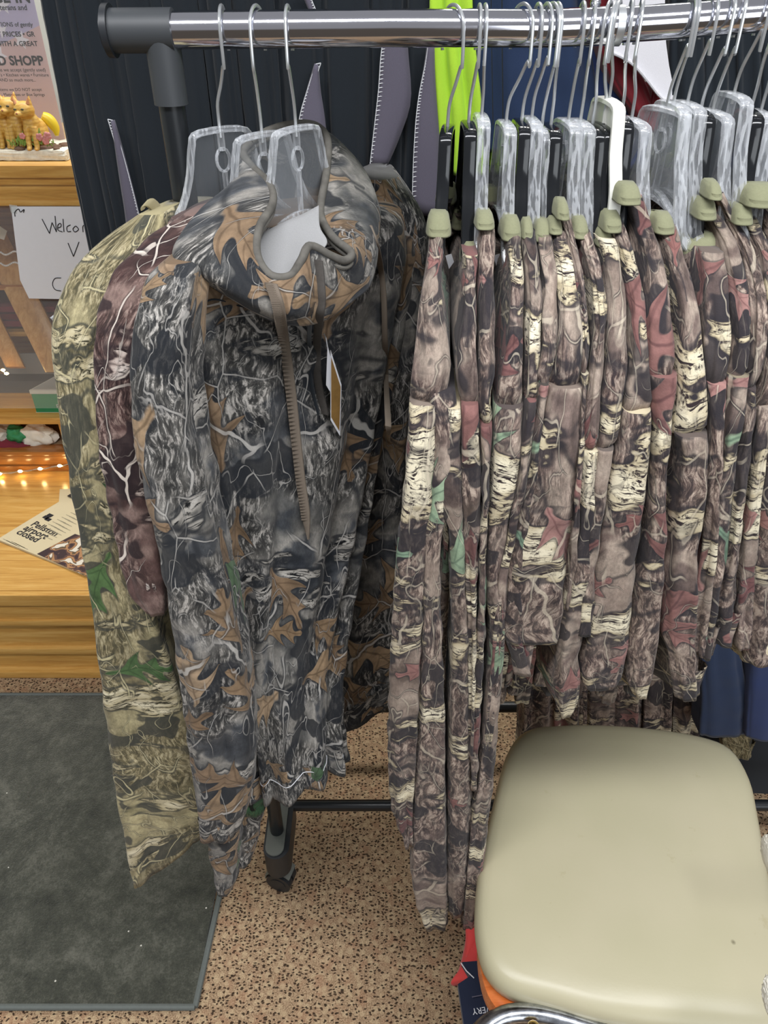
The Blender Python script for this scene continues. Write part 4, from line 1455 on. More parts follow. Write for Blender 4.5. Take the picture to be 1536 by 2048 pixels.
yawL = math.atan2(-.78, -.63)          # near arm points to the camera's left
hanger('clear plastic hanger holding the beige camouflage shirt, leftmost on the rail', 440, 262, 440, 455, 'clear_plastic', wth=.0085, yaw=math.atan2(-.60, -.80), group='clear hangers at the left end of the rail')
hanger('clear plastic hanger holding the dark maroon camouflage shirt', 524, 272, 500, 530, 'clear_plastic', wth=.0085, yaw=math.atan2(-.68, -.73), group='clear hangers at the left end of the rail')
hanger('clear plastic hanger inside the open hood of the charcoal camouflage hoodie', 592, 260, 571, 584, 'clear_plastic', wth=.0085, yaw=yawL, group='clear hangers at the left end of the rail')

# (xt, yt, xf, xe, arm px, arm py, colour)
HS = [
    (895, 262, 928, 884, 879, 435, 'gloss_black', 'black plastic hanger, first of the packed row right of the hoodie'),
    (937, 254, 961, 952, 938, 452, 'gloss_black', 'black plastic hanger with the lowest olive collar of the row'),
    (963, 238, 973, 963, 966, 426, 'clear_plastic', 'clear plastic hanger between two dark gaps, third of the packed row'),
    (1012, 252, 1066, 1021, 1022, 437, 'clear_plastic', 'clear plastic hanger whose hook bows widest to the right'),
    (1043, 250, 1084, 1062, 1046, 440, 'gloss_black', 'black plastic hanger with a steel joint below its hook'),
    (1063, 244, 1104, 1076, 1074, 437, 'clear_plastic', 'clear plastic hanger just right of the black one with the steel joint'),
    (1083, 262, 1118, 1084, 1107, 443, 'clear_plastic', 'clear plastic hanger touching the wide charcoal and cream shirt'),
    (1101, 258, 1123, 1098, 1117, 402, 'gloss_black', 'black plastic hanger pressed between two clear ones above the red leaves'),
    (1136, 248, 1168, 1152, 1158, 440, 'clear_plastic', 'clear plastic hanger with pale snapped top, ninth of the packed row'),
    (1160, 249, 1187, 1177, 1188, 437, 'clear_plastic', 'clear plastic hanger left of the black pair beside the white hanger'),
    (1184, 256, 1206, 1216, 1214, 425, 'gloss_black', 'left one of the black hangers beside the white hanger'),
    (1205, 256, 1219, 1228, 1226, 425, 'gloss_black', 'thin black hanger half behind the white hanger'),
    (1217, 205, 1226, 1234, 1250, 369, 'white_plastic', 'white opaque plastic hanger, the only white one on the rail'),
    (1241, 240, 1260, 1250, 1262, 370, 'gloss_black', 'black hanger just right of the white hanger'),
    (1262, 244, 1279, 1270, 1313, 420, 'clear_plastic', 'clear plastic hanger alone left of the wide gap'),
    (1332, 222, 1385, 1362, 1400, 465, 'clear_plastic', 'clear plastic hanger tilted down low into the drooping olive collar'),
    (1346, 212, 1392, 1368, 1377, 408, 'clear_plastic', 'large clear hanger first right of the wide gap'),
    (1374, 212, 1429, 1398, 1412, 394, 'clear_plastic', 'clear plastic hanger second right of the wide gap'),
    (1400, 228, 1461, 1436, 1424, 368, 'gloss_black', 'black plastic hanger right of the wide gap'),
    (1424, 228, 1481, 1466, 1478, 402, 'clear_plastic', 'clear plastic hanger right of the black one beyond the gap'),
    (1467, 194, 1530, 1505, 1501, 372, 'clear_plastic', 'tallest clear plastic hanger near the right end'),
    (1500, 228, 1546, 1522, 1512, 372, 'gloss_black', 'black plastic hanger nearest the right edge'),
    (1520, 230, 1570, 1545, 1540, 380, 'clear_plastic', 'clear plastic hanger nearest the right edge'),
]
for (xt, yt, xf, xe, ax, ay, mt, lb) in HS:
    hanger(lb, xt, yt, xf, xe, mt, armpx=(ax, ay), hw=(.40 if mt == 'white_plastic' else .52), group='hangers packed along the rail')

# ================================================================== PACKED CAMOUFLAGE SHIRTS


def strip_levels(strip, xtop, sh=0.0, deep=None, thick=0.03):
    lv = []
    for (py, xl, xr) in strip:
        y0 = Yf(py - sh * 0)
        Lw, Rw = at(xl, py, y0 + .018), at(xr, py, y0 + .018)
        z = Lw.z
        xc = (Lw.x + Rw.x) / 2
        Fw = Vector((xc, y0, z))
        if deep is None:
            f_ = min(1.0, max(0.0, (py - 560) / 60.0))
            yb = (y0 + .05 + .04 * max(0, (py - 440)) / 120) * (1 - f_) + (2 * RY - y0) * f_
            Bw = Vector(((xc + (xtop - xc) * .4) * (1 - f_) + (xtop + (xtop - xc) * .6) * f_, yb, z))
        else:
            Bw = Vector((xc + (xtop - xc) * .5, y0 + deep, z))
        lv.append((Lw, Rw, Fw, Bw))
    return lv


def shirt(idx, label, strip, seam, collar, xt, body_hem=0.68, kind='tee', body_strip=None, cat='shirt', mat='camo_brown', group='camouflage shirts packed on the rail'):
    xtop = at(xt, 255, RY).x
    top = [s for s in strip if s[0] <= seam]
    slv = [s for s in strip if s[0] > seam]
    # interpolate the exact seam row
    a = np.array(strip, dtype=float)
    ys = a[:, 0]
    row = lambda y: (y, float(np.interp(y, ys, a[:, 1])), float(np.interp(y, ys, a[:, 2])))
    top = top + [row(seam)] if top[-1][0] != seam else top
    p0 = at((strip[-1][1] + strip[-1][2]) / 2, strip[-1][0], .66)
    root = thing('camouflage_shirt' if kind == 'tee' else 'long_camouflage_shirt', (xtop, RY, body_hem), label, cat, group)
    # --- body: shoulders with armholes, then hanging panel set back behind the sleeve
    lv = strip_levels(top, xtop)
    Lw, Rw, Fw, Bw = lv[-1]
    xc = (Lw.x + Rw.x) / 2
    hw = max(.010, (Rw.x - Lw.x) / 2)
    zs_ = Lw.z
    yf1 = .72
    for k, (fz, yf_, w_) in enumerate(((.03, .665, .9), (.07, .70, .8), (.16, .72, .75), (.35, .735, .8), (.7, .75, .95), (1.0, .752, 1.0))):
        z = zs_ - (zs_ - body_hem) * fz
        xx = xc + (xtop - xc) * .35
        h2 = min(hw * w_, .022)
        lv.append((Vector((xx - h2, yf_ + .02, z)), Vector((xx + h2, yf_ + .02, z)), Vector((xx, yf_, z)), Vector((xtop + (xtop - xx) * .5, 1.70 - yf_, z))))
    loft('body', lv, mat, root, N=64, M=52, fold=.0035, seed=idx, smooth_it=2, uvscale=1.0)
    # --- sleeve(s)
    lv = strip_levels([row(seam - 6)] + slv, xtop, deep=.085)
    sl = loft('sleeve', lv, mat, root, N=60, M=44, fold=.003 if kind == 'tee' else .0035, seed=idx + 50, smooth_it=2, hem=.003, power=.7)
    # far sleeve, mirrored through the hanger
    lf = []
    for (L_, R_, F_, B_) in lv:
        def mir(p):
            return Vector((2 * xtop - p.x, 2 * RY - p.y, p.z))
        lf.append((mir(R_), mir(L_), mir(F_), mir(B_)))
    loft('sleeve', lf, mat, root, N=30, M=24, fold=.003, seed=idx + 90, smooth_it=2, hem=.003, power=.7)
    # --- stitched sleeve seam
    y_, xl_, xr_ = row(seam)
    # --- collar binding
    if collar:
        cxl, cxr, cy0, cy1 = collar
        Yc = .775
        c0, c1 = at(cxl, cy1 + 8, Yc), at(cxr, cy1 + 8, Yc)
        zt = at((cxl + cxr) / 2, cy0, Yc).z
        xm = (c0.x + c1.x) / 2
        wv = (c1.x - c0.x) / 2
        lc = []
        zb_c = c0.z
        for k, (f_, w_, dy) in enumerate(((0, .60, .010), (.22, .86, .003), (.6, 1.0, -.003), (1.0, 1.04, -.007))):
            z = zt + (zb_c - zt) * f_
            x_ = xm
            lc.append((Vector((x_ - wv * w_, Yc + .012 + dy, z)), Vector((x_ + wv * w_, Yc + .012 + dy, z)), Vector((x_, Yc + dy - .004, z)),
                       Vector((x_ + (xtop - x_) * .3, Yc + .034 - dy, z))))
        loft('collar_binding', lc, 'olive_binding', root, N=14, M=40, fold=.0005, seed=idx, smooth_it=1, hem=.002, fine=.0003)
        mir = lambda p: Vector((2 * xtop - p.x, 2 * RY - p.y, p.z))
        loft('collar_binding', [(mir(b), mir(a_), mir(c_), mir(d_)) for a_, b, c_, d_ in lc], 'olive_binding', root, N=10, M=28, fold=.0005, seed=idx, smooth_it=1, hem=.002, fine=.0003)
        sh_ = strip_levels([r_ for r_ in strip if r_[0] <= 600], xtop)
        if len(sh_) > 1:
            sh_[-1] = (sh_[-1][0], sh_[-1][1], sh_[-1][2], sh_[-1][2] + Vector((0, .10, 0)))
            loft('far_shoulder', [(mir(b), mir(a_), mir(c_), mir(d_)) for a_, b, c_, d_ in sh_], mat, root, N=24, M=32, fold=.002, seed=idx + 5, smooth_it=1, hem=.002)
    if idx in (1, 4):
        lx_ = 899 if idx == 1 else 995
        MB().poly([at(lx_ - 8, 512, .80), at(lx_ + 4, 508, .80), at(lx_ + 9, 524, .80), at(lx_ - 1, 538, .80)], (0, 1, 0), .0012).build('care_label', 'paper', root, smooth=False)
    if body_strip:
        lv = strip_levels(body_strip, xtop, deep=.09)
        lv = [tuple(p + Vector((0, .035, 0)) * 0 for p in l) for l in lv]
        loft('sleeve', lv, mat, root, N=64, M=40, fold=.0035, seed=idx + 20, smooth_it=2, hem=.003, power=.7)
    return root


for i, d in enumerate(SH):
    shirt(i + 1, d['label'], d['strip'], d['seam'], d['collar'], d['xt'], kind=d['kind'], body_strip=d.get('body_strip'),
          body_hem=(0.55 if d['kind'] == 'long' else 0.66 + .02 * ((i * 5) % 3)))

# ================================================================== LEFT GROUP OF CAMOUFLAGE CLOTHES


def lv_front(rows, bf, bb, bdir=(0.25, 1.0)):
    out = []
    bd_ = Vector((bdir[0], bdir[1], 0)).normalized()
    for r_ in rows:
        if len(r_) == 4:
            xl, xr, py, Y = r_
            Lw, Rw = at(xl, py, Y), at(xr, py, Y)
        else:
            (xl, yl, Yl, xr, yr, Yr) = r_
            Lw, Rw = at(xl, yl, Yl), at(xr, yr, Yr)
        c_ = (Lw + Rw) / 2
        out.append((Lw, Rw, c_ - bd_ * bf, c_ + bd_ * bb))
    return out


# beige camouflage shirt
bs_ = thing('beige_camouflage_shirt', at(300, 1700, .70), 'beige and olive camouflage long-sleeved shirt with branch print, leftmost on the rail', 'shirt')
O = .03
rows = [(285, 330, 424, .80), (238, 330, 455, .785), (170, 315, 505, .765), (135, 270, 560, .75), (110, 232, 620, .735), (105, 212, 680, .725), (117, 214, 780, .715), (134, 228, 900, .70),
        (150, 258, 1000, .69), (168, 278, 1100, .685), (185, 302, 1200, .68), (195, 335, 1300, .675), (207, 370, 1400, .67), (222, 400, 1500, .665), (238, 410, 1600, .66)]
lv = lv_front(rows, .012, .05)
lv.append((at(254, 1690, .655), at(410, 1650, .66), at(330, 1668, .645), at(330, 1655, .71)))
lv.append((at(267, 1772, .65), at(408, 1662, .66), at(340, 1728, .642), at(345, 1700, .71)))
loft('sleeve', lv, 'camo_beige', bs_, N=90, M=56, fold=.006, seed=201, hem=.003)
lv = lv_front([(290, 400, 425, .83), (235, 430, 520, .82), (215, 440, 700, .80), (230, 460, 1000, .78), (260, 480, 1300, .78)], .02, .07)
loft('body', lv, 'camo_beige', bs_, N=50, M=48, fold=.008, seed=202)
nb = [at(288, 412, .80), at(300, 405, .81), at(318, 425, .82), at(330, 455, .80)]
MB().ribbon(spline(nb, 12), (.2, .9, .2), .016, .004).build('neck_binding', 'camo_beige', bs_)
# cuff seam line on beige sleeve
# maroon shirt
ms = thing('maroon_camouflage_shirt', at(300, 1200, .70), 'dark maroon bark camouflage shirt with white branches between beige shirt and hoodie', 'shirt')
rows = [(372, 430, 425, .79), (300, 400, 470, .765), (228, 345, 545, .735), (203, 300, 620, .715), (196, 284, 690, .70), (198, 282, 780, .69), (207, 290, 900, .68), (226, 310, 1000, .675),
        (243, 330, 1100, .67), (258, 338, 1160, .668), (275, 340, 1195, .665), (300, 336, 1217, .665)]
loft('sleeve', lv_front(rows, .014, .05), 'camo_maroon', ms, N=80, M=52, fold=.0035, seed=211, hem=.003)
rows = [(350, 430, 430, .80), (290, 460, 520, .79), (270, 480, 700, .77), (285, 490, 900, .76), (310, 500, 1150, .76)]
loft('body', lv_front(rows, .02, .07), 'camo_maroon', ms, N=50, M=48, fold=.008, seed=212)
# green woodland sweatshirt glimpsed behind
gs = thing('green_woodland_shirt', at(480, 1650, .74), 'green woodland camouflage shirt glimpsed behind the hoodie with blue ribbed cuff', 'shirt')
rows = [(330, 560, 700, .84), (320, 560, 1000, .80), (320, 560, 1250, .775), (345, 560, 1450, .76), (400, 545, 1560, .745), (440, 536, 1600, .74)]
loft('body', lv_front(rows, .015, .05), 'camo_green', gs, N=60, M=48, fold=.006, seed=221)
rows = [(440, 538, 1480, .71), (452, 536, 1560, .705), (462, 528, 1620, .70)]
loft('sleeve', lv_front(rows, .015, .035), 'camo_green', gs, N=30, M=40, fold=.003, seed=222, hem=.002)
plain('rib_blue', '#43536a', 0.9, var=0.3, scale=250)
rows = [(462, 527, 1618, .70), (464, 520, 1650, .698), (468, 512, 1690, .697), (470, 500, 1725, .696)]
cf = loft('ribbed_cuff', lv_front(rows, .010, .02), 'camo_charcoal', gs, N=20, M=120, fold=.0012, seed=223, hem=.002, kfold=(38, 44))

# ---------------------------------------------------------------- the charcoal hoodie
hd_ = thing('camouflage_hoodie', (-.087, .85, .55), 'charcoal bark and oak-leaf camouflage hoodie with quarter zip and long brown laces', 'hoodie')
rowsB = [((470, 455, .81), (700, 400, .93)), ((410, 495, .765), (765, 390, .99)), ((370, 545, .74), (810, 415, 1.02)), ((350, 620, .725), (822, 500, 1.01)),
         ((372, 720, .73), (800, 620, .99)), ((395, 850, .725), (772, 760, .955)), ((418, 1000, .72), (745, 900, .90)), ((440, 1150, .715), (718, 1060, .84)),
         ((458, 1300, .705), (694, 1210, .785)), ((468, 1420, .685), (680, 1350, .74)), ((490, 1510, .675), (680, 1450, .715)), ((505, 1595, .665), (688, 1518, .70))]
lv = []
for (l_, r_) in rowsB:
    Lw, Rw = at(*l_), at(*r_)
    a_ = (Rw - Lw); a_.z = 0
    n_ = Vector((a_.y, -a_.x, 0)).normalized()
    c_ = (Lw + Rw) / 2
    wd_ = a_.length
    lv.append((Lw, Rw, c_ + n_ * (.022 + .045 * wd_), c_ - n_ * .06))
hb, HV = loft('body', lv, 'camo_charcoal', hd_, N=120, M=140, fold=.016, seed=6, hem=.004, kfold=(3, 12), ret=True, foldtop=.12, power=.8)
bv = HV.reshape(-1, 3)
nb_, mb_ = HV.shape[0], HV.shape[1]
bf_ = [(i * mb_ + k, i * mb_ + (k + 1) % mb_, (i + 1) * mb_ + (k + 1) % mb_, (i + 1) * mb_ + k) for i in range(nb_ - 1) for k in range(mb_)]
bvh = BVHTree.FromPolygons([tuple(v) for v in bv], bf_)


def on_body(px, py, off=.004):
    d = ray(px, py).normalized()
    hit = bvh.ray_cast(Vector((0, 0, H_CAM)), d)
    if hit[0] is None:
        return at(px, py, .72)
    return hit[0] - d * off


# hem band
lvh = []
for i in (-9, -1):
    pass
# near sleeve
rows = [(345, 420, 505, .735), (303, 405, 550, .70), (284, 392, 620, .675), (276, 384, 720, .662), (279, 388, 820, .652), (289, 400, 900, .645), (313, 420, 1000, .638), (334, 440, 1100, .634),
        (350, 465, 1200, .632), (362, 488, 1300, .628), (377, 502, 1400, .624), (391, 508, 1500, .62), (404, 500, 1580, .617), (414, 482, 1645, .615)]
loft('sleeve', lv_front(rows, .034, .045), 'camo_charcoal', hd_, N=100, M=72, fold=.009, seed=34, hem=.004, kfold=(2, 7))
rows = [(413, 480, 1640, .615), (421, 478, 1690, .613), (431, 474, 1730, .611), (438, 468, 1771, .610)]
loft('ribbed_cuff', lv_front(rows, .018, .03), 'camo_charcoal', hd_, N=24, M=130, fold=.0012, seed=31, hem=.004, kfold=(40, 46))
# far sleeve, fallen back
rows = [((720, 350, .99), (790, 345, 1.04)), ((735, 400, .99), (848, 430, 1.03)), ((725, 520, .985), (850, 520, 1.02)), ((715, 700, .97), (832, 700, .99)), ((700, 900, .95), (806, 900, .965)), ((680, 1100, .92), (792, 1100, .93)),
        ((664, 1280, .885), (782, 1260, .89)), ((660, 1385, .87), (776, 1340, .87)), ((664, 1452, .855), (772, 1388, .86))]
lv = [(at(*l_), at(*r_), (at(*l_) + at(*r_)) / 2 + Vector((.01, -.03, 0)), (at(*l_) + at(*r_)) / 2 + Vector((0, .06, 0))) for l_, r_ in rows]
loft('sleeve', lv, 'camo_charcoal', hd_, N=80, M=50, fold=.007, seed=32, hem=.004)
# hood
opening = [(500, 285, .865), (545, 258, .90), (600, 247, .93), (638, 255, .93), (656, 285, .91), (652, 350, .875), (641, 425, .83), (664, 472, .79), (702, 505, .765), (690, 521, .752),
           (662, 512, .745), (620, 492, .735), (603, 520, .722), (580, 552, .714), (540, 550, .714), (514, 510, .725), (518, 455, .755), (545, 408, .79), (538, 368, .82), (505, 335, .845), (487, 308, .858)]
mid = [(492, 330, .905), (550, 320, .96), (620, 315, .99), (680, 318, 1.0), (722, 335, .97), (742, 385, .925), (738, 440, .87), (738, 490, .82), (728, 540, .785), (700, 572, .76),
       (668, 590, .742), (638, 600, .726), (612, 605, .712), (590, 620, .703), (545, 622, .700), (480, 585, .700), (400, 535, .706), (352, 500, .725), (400, 425, .775), (450, 395, .82), (475, 370, .865)]
base_ = [(520, 430, .875), (565, 420, .93), (620, 410, .965), (680, 395, .99), (735, 385, .97), (758, 420, .925), (755, 480, .87), (750, 530, .825), (735, 575, .79), (705, 600, .765),
         (672, 625, .75), (645, 640, .742), (615, 648, .732), (585, 648, .722), (545, 640, .717), (480, 605, .717), (410, 560, .728), (375, 520, .752), (415, 470, .79), (460, 450, .82), (490, 440, .85)]
quarter = [tuple(np.array(at(*a)) * .55 + np.array(at(*b)) * .45 + np.array((0, 0, .006))) for a, b in zip(opening, mid)]
hood, op_ = rings_surface('hood', [[at(*p) for p in opening], quarter, [at(*p) for p in mid], [at(*p) for p in base_]], 'camo_charcoal', hd_, M=126, sub=8, thick=-.002)
pm = MB(); pm.tube(op_ + [op_[0]], .0042, 10, caps=False)
nv = len(pm.v)
pu = []
for k in range(len(op_) + 1):
    for j in range(10):
        pu.append((k * .008, j * .003))
pm.build('hood_piping', 'piping_grey', hd_, True, pu)
pm2 = MB(); pm2.tube([p + Vector((0, -.001, -.007)) for p in op_] + [op_[0] + Vector((0, -.001, -.007))], .0022, 8, caps=False)
pu = [(k * .008, j * .003) for k in range(len(op_) + 1) for j in range(8)]
pm2.build('hood_inner_piping', 'piping_grey', hd_, True, pu)
# pale inner lining below the hanger
li = []
rowsL = [[(528, 466, .785), (565, 447, .792), (605, 430, .797), (638, 412, .80)], [(505, 505, .765), (560, 500, .77), (610, 480, .775), (640, 455, .785)],
         [(508, 545, .742), (560, 545, .742), (610, 520, .75), (655, 484, .765)], [(528, 575, .726), (565, 582, .722), (612, 560, .730), (640, 505, .745)]]
G_ = [spline([at(*p) for p in r_], 16) for r_ in rowsL]
cols_ = [spline([G_[j][k] for j in range(4)], 14) for k in range(16)]
V = [cols_[k][i] for i in range(14) for k in range(16)]
Fc = [(i * 16 + k, i * 16 + k + 1, (i + 1) * 16 + k + 1, (i + 1) * 16 + k) for i in range(13) for k in range(15)]
o = mesh_obj('inner_lining', V, Fc, 'white_lining', hd_)
o.modifiers.new('t', 'SOLIDIFY').thickness = .0015
_hv = [tuple(v.co + parent_world(hd_)) for v in hood.data.vertices]
_hf = [tuple(p.vertices) for p in hood.data.polygons]
bvh = BVHTree.FromPolygons([tuple(v) for v in bv] + _hv, bf_ + [tuple(i_ + len(bv) for i_ in f_) for f_ in _hf])
# zip
zp = spline([on_body(636, 520, .006), on_body(640, 560, .006), on_body(642, 600, .006), on_body(638, 640, .006), on_body(634, 690, .005), on_body(636, 760, .005), on_body(650, 828, .004)], 40)
MB().ribbon(zp, (.8, -.4, 0), .010, .003).build('zipper', 'zip_tape', hd_)
MB().ribbon([p + Vector((-.009, 0, 0)) for p in zp[4:]], (.8, -.4, 0), .005, .004).build('zipper_placket', 'black_cloth', hd_)
# laces
l1 = [on_body(542, 566, .006), on_body(555, 605, .006), on_body(562, 645, .008), on_body(568, 680, .012), on_body(580, 770, .012), on_body(590, 860, .012), on_body(600, 950, .012), on_body(610, 1020, .011), on_body(617, 1078, .010)]
MB().ribbon(spline(l1, 50), (.9, -.35, 0), [.0125] * 44 + [.011, .010, .008, .006, .004, .002], .0035).build('lace', 'brown_lace', hd_)
rb = MB()
sp_ = spline(l1, 90)
for k in range(1, 82):
    rb.box(Vector((-.0050, -.0006, -.0009)), Vector((.0050, .0006, .0009)), Matrix.Translation(sp_[k] + Vector((-.0005, -.0022, 0))))
rb.build('lace_weave', 'brown_lace', hd_, smooth=False)
l2 = [on_body(738, 450, .004), on_body(752, 490, .004), on_body(762, 540, .006), on_body(768, 600, .010), on_body(770, 680, .012), on_body(772, 760, .012), on_body(776, 840, .012), on_body(778, 868, .012)]
MB().ribbon(spline(l2, 40), (.9, -.35, 0), [.007] * 36 + [.006, .005, .004, .002], .003).build('lace', 'brown_lace', hd_)
# chest seam and pocket-like side seam
for nm, pts in (('yoke_seam', [(372, 640), (420, 600), (480, 612), (560, 632)]),):
    MB().tube(spline([on_body(x, y, .0015) for x, y in pts], 24), .0009, 6).build(nm, 'black_cloth', hd_)
hm = [Vector(HV[-7, k]) + Vector((.0005, -.0022, 0)) for k in range(6, HV.shape[1] // 2 - 6)]
MB().tube(hm, .0007, 6).build('hem_stitching', 'stitch_thread', hd_)
# hang tags
tgo = thing('hang_tag', at(664, 800, .66), 'white and orange hang tag dangling on the front of the hoodie', 'tag')
c0, c1 = on_body(650, 690, .015), on_body(668, 860, .02)
Y0 = min(c0.y, c1.y) - .004
MB().poly([at(655, 690, Y0), at(668, 742, Y0 + .01), at(670, 800, Y0 + .012), at(652, 770, Y0)], (0, 1, 0), .0006).build('white_card', 'paper', tgo, smooth=False)
q = [at(661, 700, Y0 + .004), at(683, 770, Y0 + .012), at(680, 872, Y0 + .012), at(661, 840, Y0 + .004)]
MB().poly(q, (0, 1, 0), .0008).build('backing_card', 'paper', tgo, smooth=False)
cq = sum(q, Vector((0, 0, 0))) / 4
q2 = [cq + (p - cq) * .86 - Vector((0, .0004, 0)) for p in q]
MB().poly(q2, (0, 1, 0), .0004).build('printed_face', 'tag_orange', tgo, smooth=False)
MB().tube([at(655, 694, Y0), at(652, 676, Y0 + .006), on_body(648, 668, .004)], .0006, 5).build('string', 'stitch_thread', tgo)

# ================================================================== GARMENTS ON THE RAIL BEHIND
BY = 1.13
rr2 = thing('rear_clothes_rail', (0, 1.16, 1.80), 'steel rail behind, above the picture, carrying the black trousers and shirts', 'rail')
MB().tube([(-.42, 1.16, 1.86), (1.2, 1.16, 1.86)], .015, 20).build('rail_tube', 'chrome', rr2)
for xx in (-.34, 1.19):
    MB().tube([(xx, 1.16, 1.86), (xx, 1.3, 1.86), (xx, 1.32, 0.0)], .013, 12).build('stand', 'black_tube', rr2)
bx_edges = [108, 150, 225, 318, 395, 470, 545, 640, 735, 800, 872]
NX = [at(x, 0, BY).x for x in bx_edges]
trl = ['leftmost black trousers, nearest the oak cabinet', 'black trousers with a grey side panel showing left of the beige shirt', 'black trousers behind the rack connector', 'black trousers behind the rack upright',
       'black trousers behind the leftmost clear hanger', 'black trousers behind the second clear hanger', 'black trousers with a narrow grey panel behind the hood', 'black trousers with the widest grey panel',
       'black trousers between the two widest grey panels', 'black trousers beside the lime green shirt']
TR = []
for i in range(10):
    x0_, x1_ = NX[i] - .006, NX[i + 1] + .006
    zb_ = .62 + .03 * ((i * 3) % 4)
    t_ = thing('black_trousers', ((x0_ + x1_) / 2, BY, zb_), trl[i], 'trousers', 'black trousers hanging on the rear rail')
    lv = []
    for z in (1.85, 1.6, 1.4, 1.2, 1.0, zb_):
        wd_ = 1.0 + .06 * (1.85 - z)
        xm, h2 = (x0_ + x1_) / 2, (x1_ - x0_) / 2 * wd_
        if i == 0 and z < 1.5:
            xm, h2 = xm - .006, h2 + .006
        lv.append((Vector((xm - h2, BY, z)), Vector((xm + h2, BY, z)), Vector((xm + .004, BY - .030, z)), Vector((xm, BY + .13, z))))
    loft('trouser_legs', lv, 'black_cloth', t_, N=50, M=56, fold=.010, seed=300 + i, kfold=(4, 14), foldtop=.7, fine=.0006)
    cw_ = MB(); cw_.ribbon([((x0_ + x1_) / 2, BY - .03, 1.852), ((x0_ + x1_) / 2, BY + .10, 1.852)], (1, 0, 0), .02, .02)
    cw_.build('waistband', 'black_cloth', t_)
    TR.append(t_)


def gusset(t_, left, right, stitch_side, Y=None):
    """left/right: pixel polylines (top to bottom) of the grey panel"""
    Y = Y or BY - .043
    n = 14
    Lp = spline([at(x, y, Y) for x, y in left], n)
    Rp = spline([at(x, y, Y) for x, y in right], n)
    V, Fc = [], []
    for i in range(n):
        for k in range(5):
            f_ = k / 4
            p = Lp[i].lerp(Rp[i], f_)
            V.append(p + Vector((0, -.004 * math.sin(PI * f_), 0)))
    for i in range(n - 1):
        for k in range(4):
            a = i * 5 + k
            Fc.append((a, a + 1, a + 6, a + 5))
    o = mesh_obj('side_panel', V, Fc, 'grey_stretch_cloth', t_)
    o.modifiers.new('t', 'SOLIDIFY').thickness = .002
    ed = Lp if stitch_side == 'L' else Rp
    sgn = -1 if stitch_side == 'L' else 1
    s_ = MB()
    dense = spline(ed, int(max(12, (ed[0] - ed[-1]).length / .0042)))
    for j, p in enumerate(dense):
        a = p + Vector((0, -.003, 0))
        s_.tube([a, a + Vector((-sgn * .0062, 0, .0012))], .00062, 4)
    s_.tube([p + Vector((0, -.003, 0)) for p in dense], .0006, 4)
    s_.tube([p + Vector((-sgn * .0062, -.003, .0012)) for p in dense], .0006, 4)
    s_.build('overlock_stitching', 'stitch_thread', t_, smooth=False)


gusset(TR[1], [(225, 240), (233, 300), (243, 370), (252, 430), (262, 520)], [(227, 240), (245, 300), (264, 370), (279, 430), (300, 520)], 'R')
gusset(TR[6], [(632, 128), (615, 180), (601, 228), (590, 290)], [(634, 128), (640, 180), (648, 228), (655, 290)], 'L')
gusset(TR[6], [(600, -30), (612, 0), (624, 28)], [(612, -30), (620, 0), (627, 28)], 'L', Y=BY - .046)
gusset(TR[7], [(770, 60), (762, 110), (757, 180), (748, 260), (740, 330)], [(812, 60), (816, 110), (821, 200), (800, 270), (772, 335)], 'L')
gusset(TR[9], [(858, 80), (850, 130), (838, 190), (831, 250), (826, 340), (824, 430)], [(866, 80), (868, 150), (874, 230), (880, 300), (884, 380), (886, 430)], 'L')

# lime green shirt
def rear_garment(name, label, cat, rows, mat, Y, bf=.02, bb=.1, seed=1, fold=.006, part='body', kf=(3, 9), hem=.004):
    p = at(rows[-1][0], rows[-1][2], Y)
    t_ = thing(name, ((at(rows[-1][0], rows[-1][2], Y).x + at(rows[-1][1], rows[-1][2], Y).x) / 2, Y, p.z), label, cat)
    lv = lv_front([(a, b, c_, Y) for a, b, c_ in rows], bf, bb, (0, 1))
    loft(part, lv, mat, t_, N=50, M=60, fold=fold, seed=seed, kfold=kf, foldtop=.6, fine=.0005, hem=hem)
    return t_


rear_garment('lime_shirt', 'lime green long shirt hanging between the black trousers and the navy polo', 'shirt',
             [(868, 942, -320), (866, 938, -100), (864, 934, 0), (868, 940, 90), (873, 950, 170), (877, 958, 260), (882, 958, 345)], 'lime_cloth', BY - .02, .02, .08, 401, .010)
rear_garment('lime_shirt', 'lime green cloth hem showing low behind the hangers under the navy polo', 'shirt',
             [(960, 1040, 250), (965, 1045, 300), (965, 1048, 345)], 'lime_cloth', BY + .06, .01, .05, 402, .004)
nv_ = rear_garment('navy_polo', 'navy blue polo shirt hanging behind the hangers, centre of the rear row', 'shirt',
                   [(930, 1150, -320), (932, 1160, -100), (936, 1170, 0), (940, 1180, 90), (948, 1190, 180), (962, 1200, 260), (975, 1206, 302)], 'navy_cloth', BY, .02, .08, 403, .007)
plk = [at(1004, -60, BY - .028), at(1004, 60, BY - .028), at(1005, 150, BY - .028), at(1006, 250, BY - .028)]
MB().tube(plk, .0009, 6).build('placket_seam', 'black_cloth', nv_)
MB().tube([p + Vector((-.013, 0, 0)) for p in plk], .0007, 6).build('placket_seam', 'black_cloth', nv_)
nb2 = rear_garment('blue_polo', 'brighter blue polo shirt folded behind the white hanger', 'shirt',
                   [(1160, 1236, -320), (1160, 1236, -60), (1165, 1240, 60), (1172, 1262, 130), (1180, 1285, 200), (1185, 1292, 270), (1190, 1292, 330)], 'navy_bright_cloth', BY + .01, .02, .08, 404, .006)
